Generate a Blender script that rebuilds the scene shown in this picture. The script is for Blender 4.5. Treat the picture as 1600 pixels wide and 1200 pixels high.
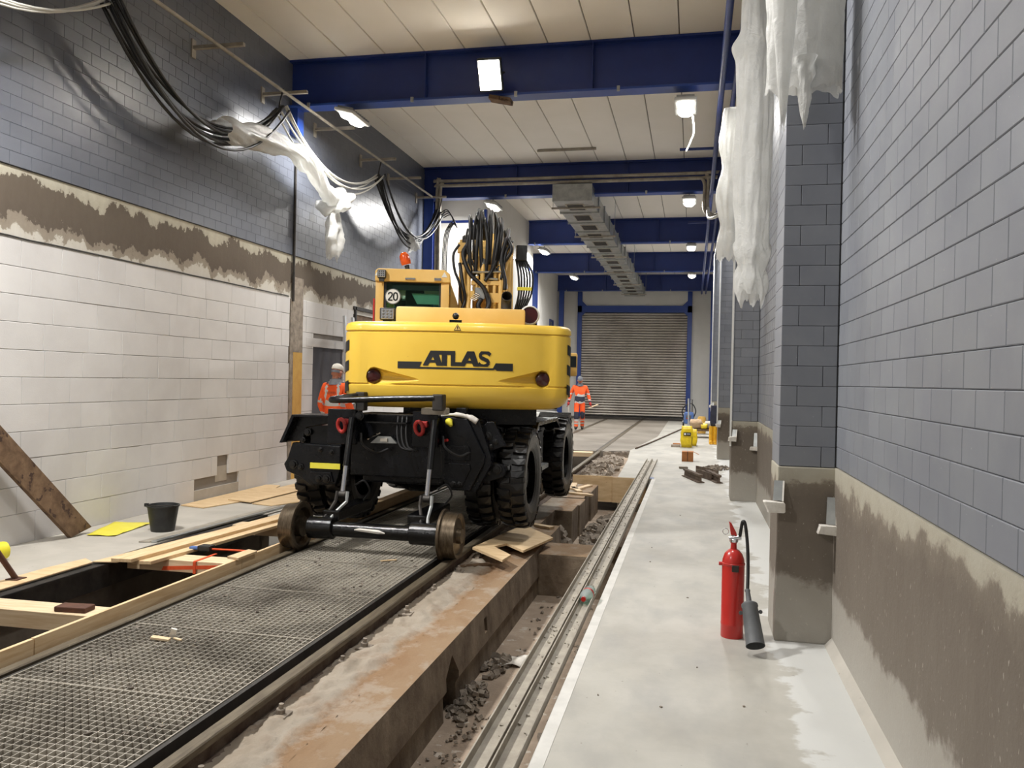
import bpy, bmesh, math, random
from mathutils import Vector, Matrix, Euler, noise
random.seed(7)
R = math.radians
for _o in list(bpy.data.objects): bpy.data.objects.remove(_o)
scene = bpy.context.scene
col = scene.collection

# ------------------------------------------------------------------ camera
CAM = Vector((0.0, 0.0, 1.6))
YAW, PITCH, ROLL, FPX = 0.21499, -0.00548, 0.02079, 1294.13
_f = Vector((-math.sin(YAW) * math.cos(PITCH), math.cos(YAW) * math.cos(PITCH), math.sin(PITCH)))
_r = Vector((math.cos(YAW), math.sin(YAW), 0)); _d = -_r.cross(_f)
_r2 = _r * math.cos(ROLL) - _d * math.sin(ROLL); _d2 = _r * math.sin(ROLL) + _d * math.cos(ROLL)
cd = bpy.data.cameras.new('camera'); cam = bpy.data.objects.new('camera', cd); col.objects.link(cam)
cam.matrix_world = Matrix(((_r2.x, -_d2.x, -_f.x, CAM.x), (_r2.y, -_d2.y, -_f.y, CAM.y), (_r2.z, -_d2.z, -_f.z, CAM.z), (0, 0, 0, 1)))
cd.sensor_fit = 'HORIZONTAL'; cd.sensor_width = 36; cd.lens = FPX * 36 / 1600; cd.clip_end = 200; cd.clip_start = .05
scene.camera = cam

# ------------------------------------------------------------------ world, exposure
w = bpy.data.worlds.new('world'); scene.world = w; w.use_nodes = True
w.node_tree.nodes['Background'].inputs[0].default_value = (.9, .95, 1, 1)
w.node_tree.nodes['Background'].inputs[1].default_value = 0.03
vs = scene.view_settings
vs.view_transform = 'Standard'; vs.look = 'None'; vs.gamma = 1; vs.use_curve_mapping = False
vs.exposure = 0.9
LAMP_W = 62.0          # watts of each twin ceiling lamp

# ------------------------------------------------------------------ materials
def lin(c):
    f = lambda v: (v / 255 / 12.92) if v / 255 <= .04045 else ((v / 255 + .055) / 1.055) ** 2.4
    return (f(c[0]), f(c[1]), f(c[2]), 1)
MATS = {}
class NT:
    def __init__(s, name):
        s.m = bpy.data.materials.new(name); s.m.use_nodes = True; s.t = s.m.node_tree
        s.b = s.t.nodes['Principled BSDF']; MATS[name] = s.m
    def n(s, kind, **kw):
        x = s.t.nodes.new(kind)
        for k, v in kw.items(): setattr(x, k, v)
        return x
    def l(s, a, b): s.t.links.new(a, b)
    def pos(s, sc=(1, 1, 1), obj=False):
        mp = s.n('ShaderNodeMapping'); mp.inputs['Scale'].default_value = sc
        if obj: s.l(s.n('ShaderNodeTexCoord').outputs['Object'], mp.inputs[0])
        else: s.l(s.n('ShaderNodeNewGeometry').outputs['Position'], mp.inputs[0])
        return mp.outputs[0]
    def noise(s, vec, scale, detail=4, rough=.55, dist=0):
        x = s.n('ShaderNodeTexNoise'); x.inputs['Scale'].default_value = scale; x.inputs['Detail'].default_value = detail
        x.inputs['Roughness'].default_value = rough; x.inputs['Distortion'].default_value = dist
        s.l(vec, x.inputs['Vector']); return x.outputs['Fac']
    def ramp(s, fac, stops, interp='LINEAR'):
        x = s.n('ShaderNodeValToRGB'); x.color_ramp.interpolation = interp; e = x.color_ramp.elements
        while len(e) < len(stops): e.new(.5)
        for i, (p, c) in enumerate(stops):
            e[i].position = p; e[i].color = c if len(c) == 4 else (*c, 1)
        s.l(fac, x.inputs[0]); return x.outputs[0]
    def mix(s, fac, a, b, mode='MIX'):
        x = s.n('ShaderNodeMix', data_type='RGBA', blend_type=mode)
        for i, v in ((0, fac), (6, a), (7, b)):
            if isinstance(v, (int, float)): x.inputs[i].default_value = v
            elif isinstance(v, tuple): x.inputs[i].default_value = v
            else: s.l(v, x.inputs[i])
        return x.outputs[2]
    def math(s, op, a, b=0.0, c=None, clamp=False):
        x = s.n('ShaderNodeMath', operation=op, use_clamp=clamp)
        for i, v in enumerate((a, b) if c is None else (a, b, c)):
            if isinstance(v, (int, float)): x.inputs[i].default_value = v
            else: s.l(v, x.inputs[i])
        return x.outputs[0]
    def bump(s, h, strength, dist=.01):
        x = s.n('ShaderNodeBump'); x.inputs['Strength'].default_value = strength; x.inputs['Distance'].default_value = dist
        s.l(h, x.inputs['Height']); s.l(x.outputs[0], s.b.inputs['Normal'])
    def xyz(s):
        x = s.n('ShaderNodeSeparateXYZ'); s.l(s.n('ShaderNodeNewGeometry').outputs['Position'], x.inputs[0]); return x.outputs
    def set(s, rough=.6, metal=0, spec=.5, coat=0, colr=None):
        s.b.inputs['Roughness'].default_value = rough; s.b.inputs['Metallic'].default_value = metal
        s.b.inputs['Specular IOR Level'].default_value = spec; s.b.inputs['Coat Weight'].default_value = coat
        if colr is not None:
            if isinstance(colr, tuple): s.b.inputs['Base Color'].default_value = colr
            else: s.l(colr, s.b.inputs['Base Color'])

def pm(name, c1, c2=None, scale=4, lo=.35, hi=.65, rough=.6, metal=0, bump=0, bscale=60, stretch=(1, 1, 1), spec=.5, coat=0, rnd=0, spots=None, detail=5, rr=0, dist=.01):
    s = NT(name); v = s.pos(stretch)
    c = lin(c1)
    if c2: c = s.ramp(s.noise(v, scale, detail, .6, .3), [(lo, lin(c1)), (hi, lin(c2))])
    if spots:
        sc, sscale, th = spots
        f = s.ramp(s.noise(s.pos(stretch), sscale, 3), [(th, (0, 0, 0)), (th + .04, (1, 1, 1))])
        c = s.mix(f, c, lin(sc))
    if rnd:
        o = s.n('ShaderNodeObjectInfo')
        k = s.math('MULTIPLY_ADD', o.outputs['Random'], rnd * 2, 1 - rnd)
        cc = s.n('ShaderNodeCombineColor')
        for i in range(3): s.l(k, cc.inputs[i])
        c = s.mix(1.0, c, cc.outputs[0], 'MULTIPLY')
    s.set(rough, metal, spec, coat, c)
    if rr:
        q = s.math('MULTIPLY_ADD', s.noise(s.pos(), 6), rr, rough - rr / 2); s.l(q, s.b.inputs['Roughness'])
    if bump: s.bump(s.noise(s.pos(stretch), bscale, 6, .65), bump, dist)
    return s.m

pm('dark_block', (88, 92, 102), (95, 99, 109), 1.5, rough=.32, rnd=.06, bump=.02, bscale=120)
pm('grey_block', (120, 123, 131), (129, 132, 138), 2.5, rough=.45, rnd=.05, bump=.03, bscale=140, spots=((170, 170, 170), 55, .72))
pm('joint_dark', (52, 54, 60), rough=.8)
pm('white_block', (202, 199, 197), (213, 211, 209), 1.2, rough=.9, rnd=.035, bump=.15, bscale=90)
pm('joint_white', (140, 134, 128), rough=.95)
pm('ceiling_panel', (233, 228, 218), (238, 233, 224), .8, rough=.85, rnd=.02, bump=.04, bscale=60)
pm('ceiling_gap', (95, 88, 80), rough=.9)
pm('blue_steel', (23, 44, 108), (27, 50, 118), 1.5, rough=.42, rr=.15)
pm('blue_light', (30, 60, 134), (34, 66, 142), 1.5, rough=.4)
pm('white_panel', (206, 204, 198), (214, 212, 207), 1, rough=.7)
pm('galvanised', (150, 153, 152), (176, 178, 176), 7, rough=.38, metal=.75, rr=.2)
pm('dark_steel', (46, 44, 42), (66, 62, 58), 8, rough=.55, metal=.5, bump=.1)
pm('dusty_steel', (150, 143, 131), (174, 167, 154), 7, rough=.62, metal=.35, bump=.15, bscale=40)
pm('rail_steel', (112, 102, 84), (84, 74, 60), 5, rough=.55, metal=.4, stretch=(8, 1, 8), bump=.1)
pm('rail_rust', (74, 56, 44), (104, 90, 76), 9, rough=.85, bump=.3)
pm('grating_steel', (196, 189, 176), (120, 113, 102), 1.5, rough=.55, metal=.1, lo=.42, hi=.72)
pm('pit_wall', (120, 111, 100), (78, 70, 62), 1.6, rough=.9, bump=.4, bscale=30)
pm('trench_floor', (172, 155, 137), (142, 126, 110), 2.4, rough=.95, bump=.6, bscale=25, spots=((186, 176, 164), 9, .62))
pm('far_concrete', (142, 135, 124), (116, 108, 98), .6, rough=.75, bump=.15, bscale=30, rr=.2)
pm('left_concrete', (186, 181, 171), (168, 163, 154), 1.3, rough=.85, bump=.15, bscale=40, spots=((140, 132, 122), 22, .7))
pm('white_edge', (214, 212, 206), (198, 196, 190), 6, rough=.8)
pm('wood_y', (222, 197, 158), (202, 170, 128), 3, rough=.75, stretch=(14, 1.1, 14), bump=.1, rnd=.07)
pm('wood_x', (226, 204, 170), (206, 178, 140), 3, rough=.75, stretch=(1.1, 14, 14), bump=.1, rnd=.07)
pm('plywood', (218, 192, 152), (200, 170, 128), 2.2, rough=.7, stretch=(2, 7, 7), bump=.06, rnd=.06, spots=((160, 124, 84), 5, .7))
pm('old_wood', (118, 94, 70), (84, 62, 42), 3.2, rough=.8, stretch=(3, 3, 3), bump=.2, spots=((58, 38, 26), 3, .6))
pm('rust', (92, 58, 42), (70, 46, 36), 8, rough=.85, bump=.2)
pm('yellow_paint', (226, 188, 70), (218, 178, 58), 1.3, rough=.4, coat=.25, spots=((150, 112, 40), 26, .76))
pm('ochre_paint', (226, 188, 112), (216, 174, 92), 1.6, rough=.45, spots=((120, 92, 50), 20, .72))
pm('black_paint', (8, 9, 12), (15, 16, 20), 6, rough=.27, bump=.3, bscale=26, rr=.2, spots=((36, 37, 40), 30, .74), spec=.32)
pm('black_gloss', (6, 6, 7), (13, 13, 14), 9, rough=.17, bump=.35, bscale=34)
pm('rubber', (9, 9, 9), (19, 18, 18), 7, rough=.33, bump=.3, bscale=40, rr=.25)
pm('hose_rubber', (20, 20, 21), (30, 30, 31), 8, rough=.48)
pm('chrome', (214, 216, 222), rough=.12, metal=1)
pm('wheel_tread', (112, 100, 84), (84, 72, 58), 14, rough=.35, metal=.8, stretch=(4, 1, 1))
pm('wheel_dark', (36, 32, 28), (54, 48, 42), 9, rough=.5, metal=.4)
pm('red_paint', (188, 40, 34), (176, 34, 28), 3, rough=.3, coat=.3)
pm('red_forged', (176, 44, 40), (150, 34, 32), 8, rough=.5)
pm('tail_glass', (58, 14, 13), rough=.2, coat=.4)
pm('dark_glass', (34, 40, 42), rough=.06, spec=.7)
pm('decal_black', (26, 26, 27), rough=.5)
pm('decal_white', (222, 222, 218), rough=.5)
pm('orange_lens', (228, 92, 20), (206, 74, 12), 14, rough=.22, coat=.4)
pm('lamp_plastic', (196, 196, 192), rough=.5)
pm('black_plastic', (26, 27, 28), (40, 41, 41), 9, rough=.5, spots=((130, 130, 128), 16, .72))
pm('grey_plastic', (98, 100, 102), (84, 86, 88), 7, rough=.55)
pm('hi_vis', (244, 98, 40), (230, 82, 28), 5, rough=.8, bump=.2, bscale=18)
pm('navy_cloth', (40, 42, 58), (54, 56, 70), 6, rough=.85, bump=.15)
pm('reflective', (186, 188, 186), rough=.5)
pm('grey_cloth', (120, 124, 130), (100, 104, 112), 8, rough=.9)
pm('skin', (186, 126, 100), (170, 110, 88), 12, rough=.6)
pm('glove_red', (168, 38, 38), rough=.7)
pm('cap_white', (214, 210, 200), rough=.8)
pm('boot', (52, 46, 40), rough=.7)
pm('yellow_plastic', (226, 214, 52), (232, 222, 84), 5, rough=.45)
pm('yellow_bag', (228, 200, 30), (206, 176, 20), 12, rough=.4)
pm('yellow_rubber', (222, 170, 36), (206, 154, 30), 8, rough=.45)
pm('paper_white', (220, 216, 208), (196, 190, 180), 16, rough=.8)
pm('cardboard', (176, 118, 70), (160, 104, 60), 9, rough=.85)
pm('blue_plastic', (84, 116, 176), (70, 96, 150), 6, rough=.5)
pm('orange_strap', (232, 92, 44), (214, 78, 36), 12, rough=.7)
pm('beige_cloth', (196, 170, 140), (168, 140, 112), 9, rough=.9)
pm('aluminium', (196, 198, 200), rough=.35, metal=.8)
pm('ochre_foam', (206, 166, 86), (192, 150, 74), 5, rough=.9, bump=.1)
pm('rubble_grey', (158, 147, 133), (120, 110, 99), 10, rough=.95, bump=.5, rnd=.1)
pm('cable_white_and_lit', (206, 204, 196), rough=.5)
pm('door_recess', (72, 72, 80), (84, 82, 86), 2, rough=.9)

def plastic_mat():
    s = NT('plastic_film')
    v = s.pos()
    c = s.ramp(s.noise(v, 5, 5), [(.3, lin((228, 228, 224))), (.7, lin((244, 244, 241)))])
    s.set(.28, 0, .5, 0, c)
    tr = s.n('ShaderNodeBsdfTranslucent'); s.l(c, tr.inputs[0])
    tp = s.n('ShaderNodeBsdfTransparent')
    m1 = s.n('ShaderNodeMixShader'); m1.inputs[0].default_value = .4
    s.l(s.b.outputs[0], m1.inputs[1]); s.l(tr.outputs[0], m1.inputs[2])
    m2 = s.n('ShaderNodeMixShader'); m2.inputs[0].default_value = .1
    s.l(m1.outputs[0], m2.inputs[1]); s.l(tp.outputs[0], m2.inputs[2])
    s.l(m2.outputs[0], s.t.nodes['Material Output'].inputs[0])
    s.bump(s.noise(v, 9, 7, .72, 2.2), .75, .035)
plastic_mat()

def glass_mat(name, tint, mixf):
    s = NT(name); s.set(.05, 0, .6, 0, lin(tint))
    tp = s.n('ShaderNodeBsdfTransparent'); tp.inputs[0].default_value = lin((200, 225, 215))
    m2 = s.n('ShaderNodeMixShader'); m2.inputs[0].default_value = mixf
    s.l(s.b.outputs[0], m2.inputs[1]); s.l(tp.outputs[0], m2.inputs[2])
    s.l(m2.outputs[0], s.t.nodes['Material Output'].inputs[0])
glass_mat('cab_glass', (40, 52, 50), .9)
glass_mat('bottle_clear', (214, 220, 220), .6)

def emit_mat(name, c, st):
    s = NT(name); s.set(.4, 0, .5, 0, lin(c)); s.b.inputs['Emission Color'].default_value = lin(c); s.b.inputs['Emission Strength'].default_value = st
emit_mat('led_lens', (255, 250, 240), 9)
emit_mat('flood_lens', (255, 250, 240), 11)

def render_plaster():      # ragged patches of dark and pale plaster on the left wall, z 2.75..3.42
    s = NT('plaster_band'); p = s.xyz()
    n = s.noise(s.pos((1, 1.5, .6)), 1.5, 6, .6); n2 = s.noise(s.pos((1, 3.5, 4)), 2.6, 6, .7)
    zz = s.math('ADD', p[2], s.math('MULTIPLY_ADD', n, .7, -.36)); zz = s.math('ADD', zz, s.math('MULTIPLY_ADD', n2, .24, -.12))
    q = s.math('MULTIPLY_ADD', zz, 1 / .7, -2.75 / .7, clamp=True)
    c = s.ramp(q, [(0, lin((204, 200, 192))), (.15, lin((200, 195, 184))), (.17, lin((150, 140, 126))), (.27, lin((142, 132, 118))), (.29, lin((90, 80, 70))), (.79, lin((98, 88, 77))), (.81, lin((178, 172, 156))), (1, lin((196, 192, 174)))])
    st = s.noise(s.pos((1, 9, 3)), 2, 4)
    c = s.mix(s.math('MULTIPLY', st, .22), c, lin((120, 112, 100)))
    s.set(.9, 0, .3, 0, c); s.bump(s.noise(s.pos(), 20, 6, .7), .3)
render_plaster()
def render_base(name, ztop, zdark_lo):      # damp render at the foot of the right wall and the pillars
    s = NT(name); p = s.xyz()
    n = s.noise(s.pos((1, 1, .9)), 1.7, 6, .6); n2 = s.noise(s.pos((3, 3, 3)), 2.6, 7, .72)
    zz = s.math('ADD', p[2], s.math('MULTIPLY_ADD', n, .34, -.17)); zz = s.math('ADD', zz, s.math('MULTIPLY_ADD', n2, .22, -.11))
    q = s.math('MULTIPLY', zz, 1 / ztop, clamp=True)
    d = zdark_lo / ztop
    c = s.ramp(q, [(0, lin((168, 164, 156))), (max(d - .02, .01), lin((158, 153, 144))), (d + .03, lin((106, 97, 87))), (.82, lin((96, 86, 76))), (.9, lin((112, 102, 90))), (.93, lin((164, 158, 142))), (1, lin((172, 167, 152)))])
    sp = s.ramp(s.noise(s.pos((3, 3, 1.4)), 20, 3), [(.66, (0, 0, 0)), (.7, (1, 1, 1))])
    c = s.mix(s.math('MULTIPLY', sp, .5), c, lin((186, 180, 168)))
    st = s.noise(s.pos((2, 2, .8)), 3, 6, .7)
    c = s.mix(s.math('MULTIPLY', st, .3), c, lin((150, 143, 132)))
    s.set(.85, 0, .35, 0, c); s.bump(s.noise(s.pos(), 26, 6, .7), .35)
render_base('damp_render', 1.1, .34)
render_base('pillar_render', 1.1, .36)

def platform_mat():
    s = NT('platform_concrete'); p = s.xyz()
    c = s.ramp(s.noise(s.pos(), 1.1, 6, .6), [(.3, lin((160, 156, 147))), (.5, lin((176, 173, 164))), (.7, lin((186, 183, 174)))])
    c = s.mix(s.ramp(s.noise(s.pos((1, .5, 1)), 3.2, 5), [(.45, (0, 0, 0)), (.7, (.7, .7, .7))]), c, lin((152, 150, 145)))
    # fresh pale slurry brushed along the wall foot, ragged inner edge
    n = s.noise(s.pos((1, 1, 1)), 2.2, 5, .6); n3 = s.noise(s.pos((1, 9, 1)), 3, 4, .7)
    xx = s.math('ADD', p[0], s.math('MULTIPLY_ADD', n, .7, -.35)); xx = s.math('ADD', xx, s.math('MULTIPLY_ADD', n3, .1, -.05))
    f = s.ramp(xx, [(.52, (0, 0, 0)), (.56, (1, 1, 1))])
    c = s.mix(s.math('MULTIPLY', f, .85), c, lin((206, 207, 204)))
    sp = s.ramp(s.noise(s.pos((1, .7, 1)), 32, 2), [(.73, (0, 0, 0)), (.76, (1, 1, 1))])
    c = s.mix(s.math('MULTIPLY', sp, .55), c, lin((124, 116, 106)))
    s.set(.6, 0, .4, 0, c); s.l(s.math('MULTIPLY_ADD', s.noise(s.pos(), 2), .3, .45), s.b.inputs['Roughness'])
    s.bump(s.noise(s.pos(), 18, 6, .65), .12)
platform_mat()
def beam_mat():
    s = NT('trackbed_concrete'); p = s.xyz()
    n = s.noise(s.pos(), 3, 6, .65)
    xx = s.math('ADD', p[0], s.math('MULTIPLY_ADD', n, .3, -.15))
    top = s.ramp(s.math('ADD', xx, 2.6), [(.62, lin((150, 138, 122))), (.78, lin((158, 148, 134))), (.86, lin((140, 112, 84))), (1, lin((146, 122, 96)))])
    rustn = s.ramp(s.noise(s.pos((1.5, .7, 1)), 3.2, 5), [(.5, (0, 0, 0)), (.7, (1, 1, 1))])
    top = s.mix(s.math('MULTIPLY', rustn, .5), top, lin((122, 88, 58)))
    gr = s.ramp(s.noise(s.pos((1, .8, 1)), 5, 6, .7), [(.48, (0, 0, 0)), (.62, (1, 1, 1))]); top = s.mix(s.math('MULTIPLY', gr, .55), top, lin((168, 158, 144)))
    side = s.ramp(s.noise(s.pos((1, 1.6, 1.1)), 2.8, 7, .68), [(.3, lin((84, 70, 56))), (.5, lin((116, 102, 86))), (.7, lin((140, 126, 108)))])
    f = s.ramp(p[2], [(0, (0, 0, 0)), (1, (1, 1, 1))])
    g = s.n('ShaderNodeSeparateXYZ'); s.l(s.n('ShaderNodeNewGeometry').outputs['Normal'], g.inputs[0])
    up = s.math('GREATER_THAN', g.outputs[2], .7)
    s.set(.9, 0, .3, 0, s.mix(up, side, top)); s.bump(s.noise(s.pos(), 22, 7, .7), .6, .015)
beam_mat()

# ------------------------------------------------------------------ mesh helpers (world coordinates in, object origin set at the base)
class MB:
    def __init__(s): s.v = []; s.f = []; s.mi = []; s.cur = 0
    def add(s, vs, fs):
        b = len(s.v); s.v += [Vector(v) for v in vs]
        for f in fs: s.f.append([b + i for i in f]); s.mi.append(s.cur)
        return s
    def box(s, x0, x1, y0, y1, z0, z1, mtx=None):
        vs = [Vector((x, y, z)) for z in (z0, z1) for y in (y0, y1) for x in (x0, x1)]
        if mtx: vs = [mtx @ v for v in vs]
        return s.add(vs, [(0, 2, 3, 1), (4, 5, 7, 6), (0, 1, 5, 4), (2, 6, 7, 3), (0, 4, 6, 2), (1, 3, 7, 5)])
    def cbox(s, c, size, rot=(0, 0, 0)):
        m = Matrix.Translation(c) @ Euler([R(a) for a in rot]).to_matrix().to_4x4()
        a, b, d = [k / 2 for k in size]
        return s.box(-a, a, -b, b, -d, d, m)
    def chbox(s, x0, x1, y0, y1, z0, z1, ch, mtx=None):      # box with chamfered edges
        bm = bmesh.new(); bmesh.ops.create_cube(bm, size=1)
        for v in bm.verts: v.co = Vector((x0 + (v.co.x + .5) * (x1 - x0), y0 + (v.co.y + .5) * (y1 - y0), z0 + (v.co.z + .5) * (z1 - z0)))
        bmesh.ops.bevel(bm, geom=bm.edges[:], offset=ch, segments=2, affect='EDGES', profile=.6)
        return s.bm(bm, mtx)
    def bm(s, bm, mtx=None):
        bm.verts.index_update()
        vs = [(mtx @ v.co) if mtx else v.co.copy() for v in bm.verts]
        s.add(vs, [[v.index for v in f.verts] for f in bm.faces]); bm.free(); return s
    def cyl(s, p0, p1, r0, r1=None, seg=12, caps=True):
        return s.tube([p0, p1], [r0, r0 if r1 is None else r1], seg, caps)
    def tube(s, pts, r, seg=8, caps=True):
        pts = [Vector(p) for p in pts]; n = len(pts)
        rs = r if isinstance(r, (list, tuple)) else [r] * n
        vs, fs = [], []
        t0 = (pts[1] - pts[0]).normalized()
        u = t0.orthogonal().normalized()
        for i in range(n):
            t = (pts[min(i + 1, n - 1)] - pts[max(i - 1, 0)])
            t = t.normalized() if t.length > 1e-9 else t0
            u = (u - t * u.dot(t)); u = u.normalized() if u.length > 1e-6 else t.orthogonal().normalized()
            b = t.cross(u)
            for k in range(seg):
                a = 2 * math.pi * k / seg
                vs.append(pts[i] + (u * math.cos(a) + b * math.sin(a)) * rs[i])
        for i in range(n - 1):
            for k in range(seg):
                k2 = (k + 1) % seg
                fs.append((i * seg + k, i * seg + k2, (i + 1) * seg + k2, (i + 1) * seg + k))
        if caps: fs.append(tuple(reversed(range(seg)))); fs.append(tuple((n - 1) * seg + k for k in range(seg)))
        return s.add(vs, fs)
    def prism(s, poly, axis, a, b, mtx=None):      # 2D polygon extruded along an axis from a to b
        def P(p, t):
            v = Vector((t, p[0], p[1])) if axis == 'x' else Vector((p[0], t, p[1])) if axis == 'y' else Vector((p[0], p[1], t))
            return mtx @ v if mtx else v
        n = len(poly)
        vs = [P(p, a) for p in poly] + [P(p, b) for p in poly]
        fs = [tuple(range(n)), tuple(range(2 * n - 1, n - 1, -1))] + [(i, i + n, (i + 1) % n + n, (i + 1) % n) for i in range(n)]
        return s.add(vs, fs)
    def lathe(s, prof, origin, axis, seg=20, caps=True):      # prof: (radius, distance along axis)
        o = Vector(origin); t = Vector(axis).normalized(); u = t.orthogonal().normalized(); b = t.cross(u)
        vs, fs = [], []; n = len(prof)
        for r, h in prof:
            for k in range(seg):
                a = 2 * math.pi * k / seg
                vs.append(o + t * h + (u * math.cos(a) + b * math.sin(a)) * max(r, 1e-4))
        for i in range(n - 1):
            for k in range(seg):
                k2 = (k + 1) % seg
                fs.append((i * seg + k, i * seg + k2, (i + 1) * seg + k2, (i + 1) * seg + k))
        if caps: fs.append(tuple(reversed(range(seg)))); fs.append(tuple((n - 1) * seg + k for k in range(seg)))
        return s.add(vs, fs)
    def xf(s, m):
        s.v = [m @ v for v in s.v]; return s
    def build(s, name, mat, parent=None, smooth=False, bevel=0, origin=None, recalc=True, solid=0, sub=0):
        xs = [v.x for v in s.v]; ys = [v.y for v in s.v]; zs = [v.z for v in s.v]
        o = Vector(origin) if origin is not None else Vector(((min(xs) + max(xs)) / 2, (min(ys) + max(ys)) / 2, min(zs)))
        me = bpy.data.meshes.new(name)
        me.from_pydata([v - o for v in s.v], [], s.f)
        if recalc:
            bm = bmesh.new(); bm.from_mesh(me); bmesh.ops.recalc_face_normals(bm, faces=bm.faces[:]); bm.to_mesh(me); bm.free()
        mats = mat if isinstance(mat, (list, tuple)) else [mat]
        for m in mats: me.materials.append(MATS[m])
        if len(mats) > 1: me.polygons.foreach_set('material_index', s.mi)
        if smooth:
            me.polygons.foreach_set('use_smooth', [True] * len(me.polygons))
            if smooth != 'all' : me.set_sharp_from_angle(angle=R(smooth if smooth > 1 else 38))
        ob = bpy.data.objects.new(name, me); col.objects.link(ob)
        ob.location = o
        if parent: attach(ob, parent)
        if solid:
            md = ob.modifiers.new('solid', 'SOLIDIFY'); md.thickness = solid; md.offset = 0
        if sub:
            md = ob.modifiers.new('sub', 'SUBSURF'); md.levels = sub; md.render_levels = sub
        if bevel:
            md = ob.modifiers.new('bevel', 'BEVEL'); md.width = bevel; md.segments = 2; md.limit_method = 'ANGLE'; md.angle_limit = R(40)
        return ob
WLOC = {}
def wloc(o):
    p = Vector(o.location); q = o.parent
    while q: p += Vector(q.location); q = q.parent
    return p
def attach(ob, parent): ob.location = Vector(ob.location) - wloc(parent); ob.parent = parent
def empty(name, loc):
    o = bpy.data.objects.new(name, None); col.objects.link(o); o.location = loc; o.empty_display_size = .2; return o
def tag(o, label, cat=None, group=None, kind=None):
    o['label'] = label
    if cat: o['category'] = cat
    if group: o['group'] = group
    if kind: o['kind'] = kind
    return o
def struct(o, label=None):
    o['kind'] = 'structure'
    if label: o['label'] = label
    return o
def place(me, name, parent, loc, rotz=0, scale=None, rot=None):      # one more object on shared mesh data
    ob = bpy.data.objects.new(name, me); col.objects.link(ob); ob.location = Vector(loc)
    if rot: ob.rotation_euler = rot
    else: ob.rotation_euler = (0, 0, rotz)
    if scale: ob.scale = scale
    if parent: attach(ob, parent)
    return ob
def copy_tree(o, parent=None):
    c = o.copy(); col.objects.link(c)
    if parent: c.parent = parent
    for ch in [k for k in bpy.data.objects if k.parent == o]: copy_tree(ch, c)
    return c
def copy_at(o, loc, **kw):
    c = copy_tree(o); c.location = loc
    for k, v in kw.items(): c[k] = v
    return c
def mesh_of(mb, name, mat, smooth=False):
    ob = mb.build(name, mat, origin=(0, 0, 0), smooth=smooth); me = ob.data; bpy.data.objects.remove(ob); return me
def cat_curve(p0, p1, sag, n=14):
    p0, p1 = Vector(p0), Vector(p1)
    return [p0.lerp(p1, i / n) - Vector((0, 0, sag * 4 * (i / n) * (1 - i / n))) for i in range(n + 1)]
def bez(pts, n=8):      # Catmull-Rom through the points
    P = [Vector(p) for p in pts]; P = [P[0] * 2 - P[1]] + P + [P[-1] * 2 - P[-2]]
    out = []
    for i in range(1, len(P) - 2):
        for k in range(n):
            t = k / n; a, b, c, d = P[i - 1], P[i], P[i + 1], P[i + 2]
            out.append(.5 * ((2 * b) + (c - a) * t + (2 * a - 5 * b + 4 * c - d) * t * t + (3 * b - a - 3 * c + d) * t ** 3))
    out.append(P[-2]); return out
def seen(p):      # is a point of the setting inside the photograph's frame, and how near
    v = Vector(p) - CAM; z = v.dot(_f)
    if z < .1: return None
    x = v.dot(_r2) / z * FPX; y = v.dot(_d2) / z * FPX
    return z if abs(x) < 840 and abs(y) < 640 else None
# ================================================================== THE SETTING
XL, XR, ZC, Y0, Y1 = -6.0, 0.875, 6.3, -4.0, 37.6
# ---- floors
fl = MB().prism([(-.63, Y0), (.95, Y0), (.95, Y1), (-.97, Y1), (-.98, 24.9), (-1.4, 19.5), (-1.27, 17.0), (-1.2, 13.95), (-.63, 13.95)], 'z', -.75, 0).build('floor', 'platform_concrete')
struct(fl, 'pale concrete platform along the grey block wall with the red extinguisher on it')
MB().box(-.632, -.57, Y0, 13.94, -.1, .002).build('edge_strip', 'white_edge', fl)
b = MB()
for i in range(14):
    b.cbox((random.uniform(-.55, .4), 2.5 + 10 * random.random() ** 1.5, .003), (random.uniform(.004, .012), random.uniform(.004, .016), .006), (0, 0, random.uniform(0, 180)))
o = b.build('chips', 'rubble_grey', fl); o['kind'] = 'stuff'
f2 = MB().prism([(-6.05, 19.05), (-1.95, 19.05), (-1.39, 19.45), (-.96, 24.9), (-.96, Y1), (-6.05, Y1)], 'z', -.6, -.004).build('floor', 'far_concrete')
struct(f2, 'grey poured concrete around the rails in front of the roller door')
f3 = MB().box(-6.05, -4.86, Y0, 19.05, -.75, 0).build('floor', 'left_concrete'); struct(f3, 'grey concrete strip along the white block wall')
f4 = MB().box(-4.9, -.6, Y0, 19.05, -1.0, -.78).build('floor', 'pit_wall'); struct(f4, 'dark floor of the inspection pit under the grating')
f5 = MB().box(-1.55, -.6, Y0, 14.0, -.78, -.57).build('floor', 'trench_floor'); struct(f5, 'dusty floor of the trench beside the platform')
f6 = MB().box(-4.86, -3.66, 8.75, 19.05, -.6, -.03).build('floor', 'left_concrete'); struct(f6, 'concrete beside the left rail beyond the open pit')
# pit walls
pw = MB().box(-4.95, -4.84, Y0, 8.75, -.8, -.06).box(-3.66, -3.47, Y0, 14, -.8, -.14).build('wall_pit', 'pit_wall'); struct(pw, 'dark concrete sides of the open pit')
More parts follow.
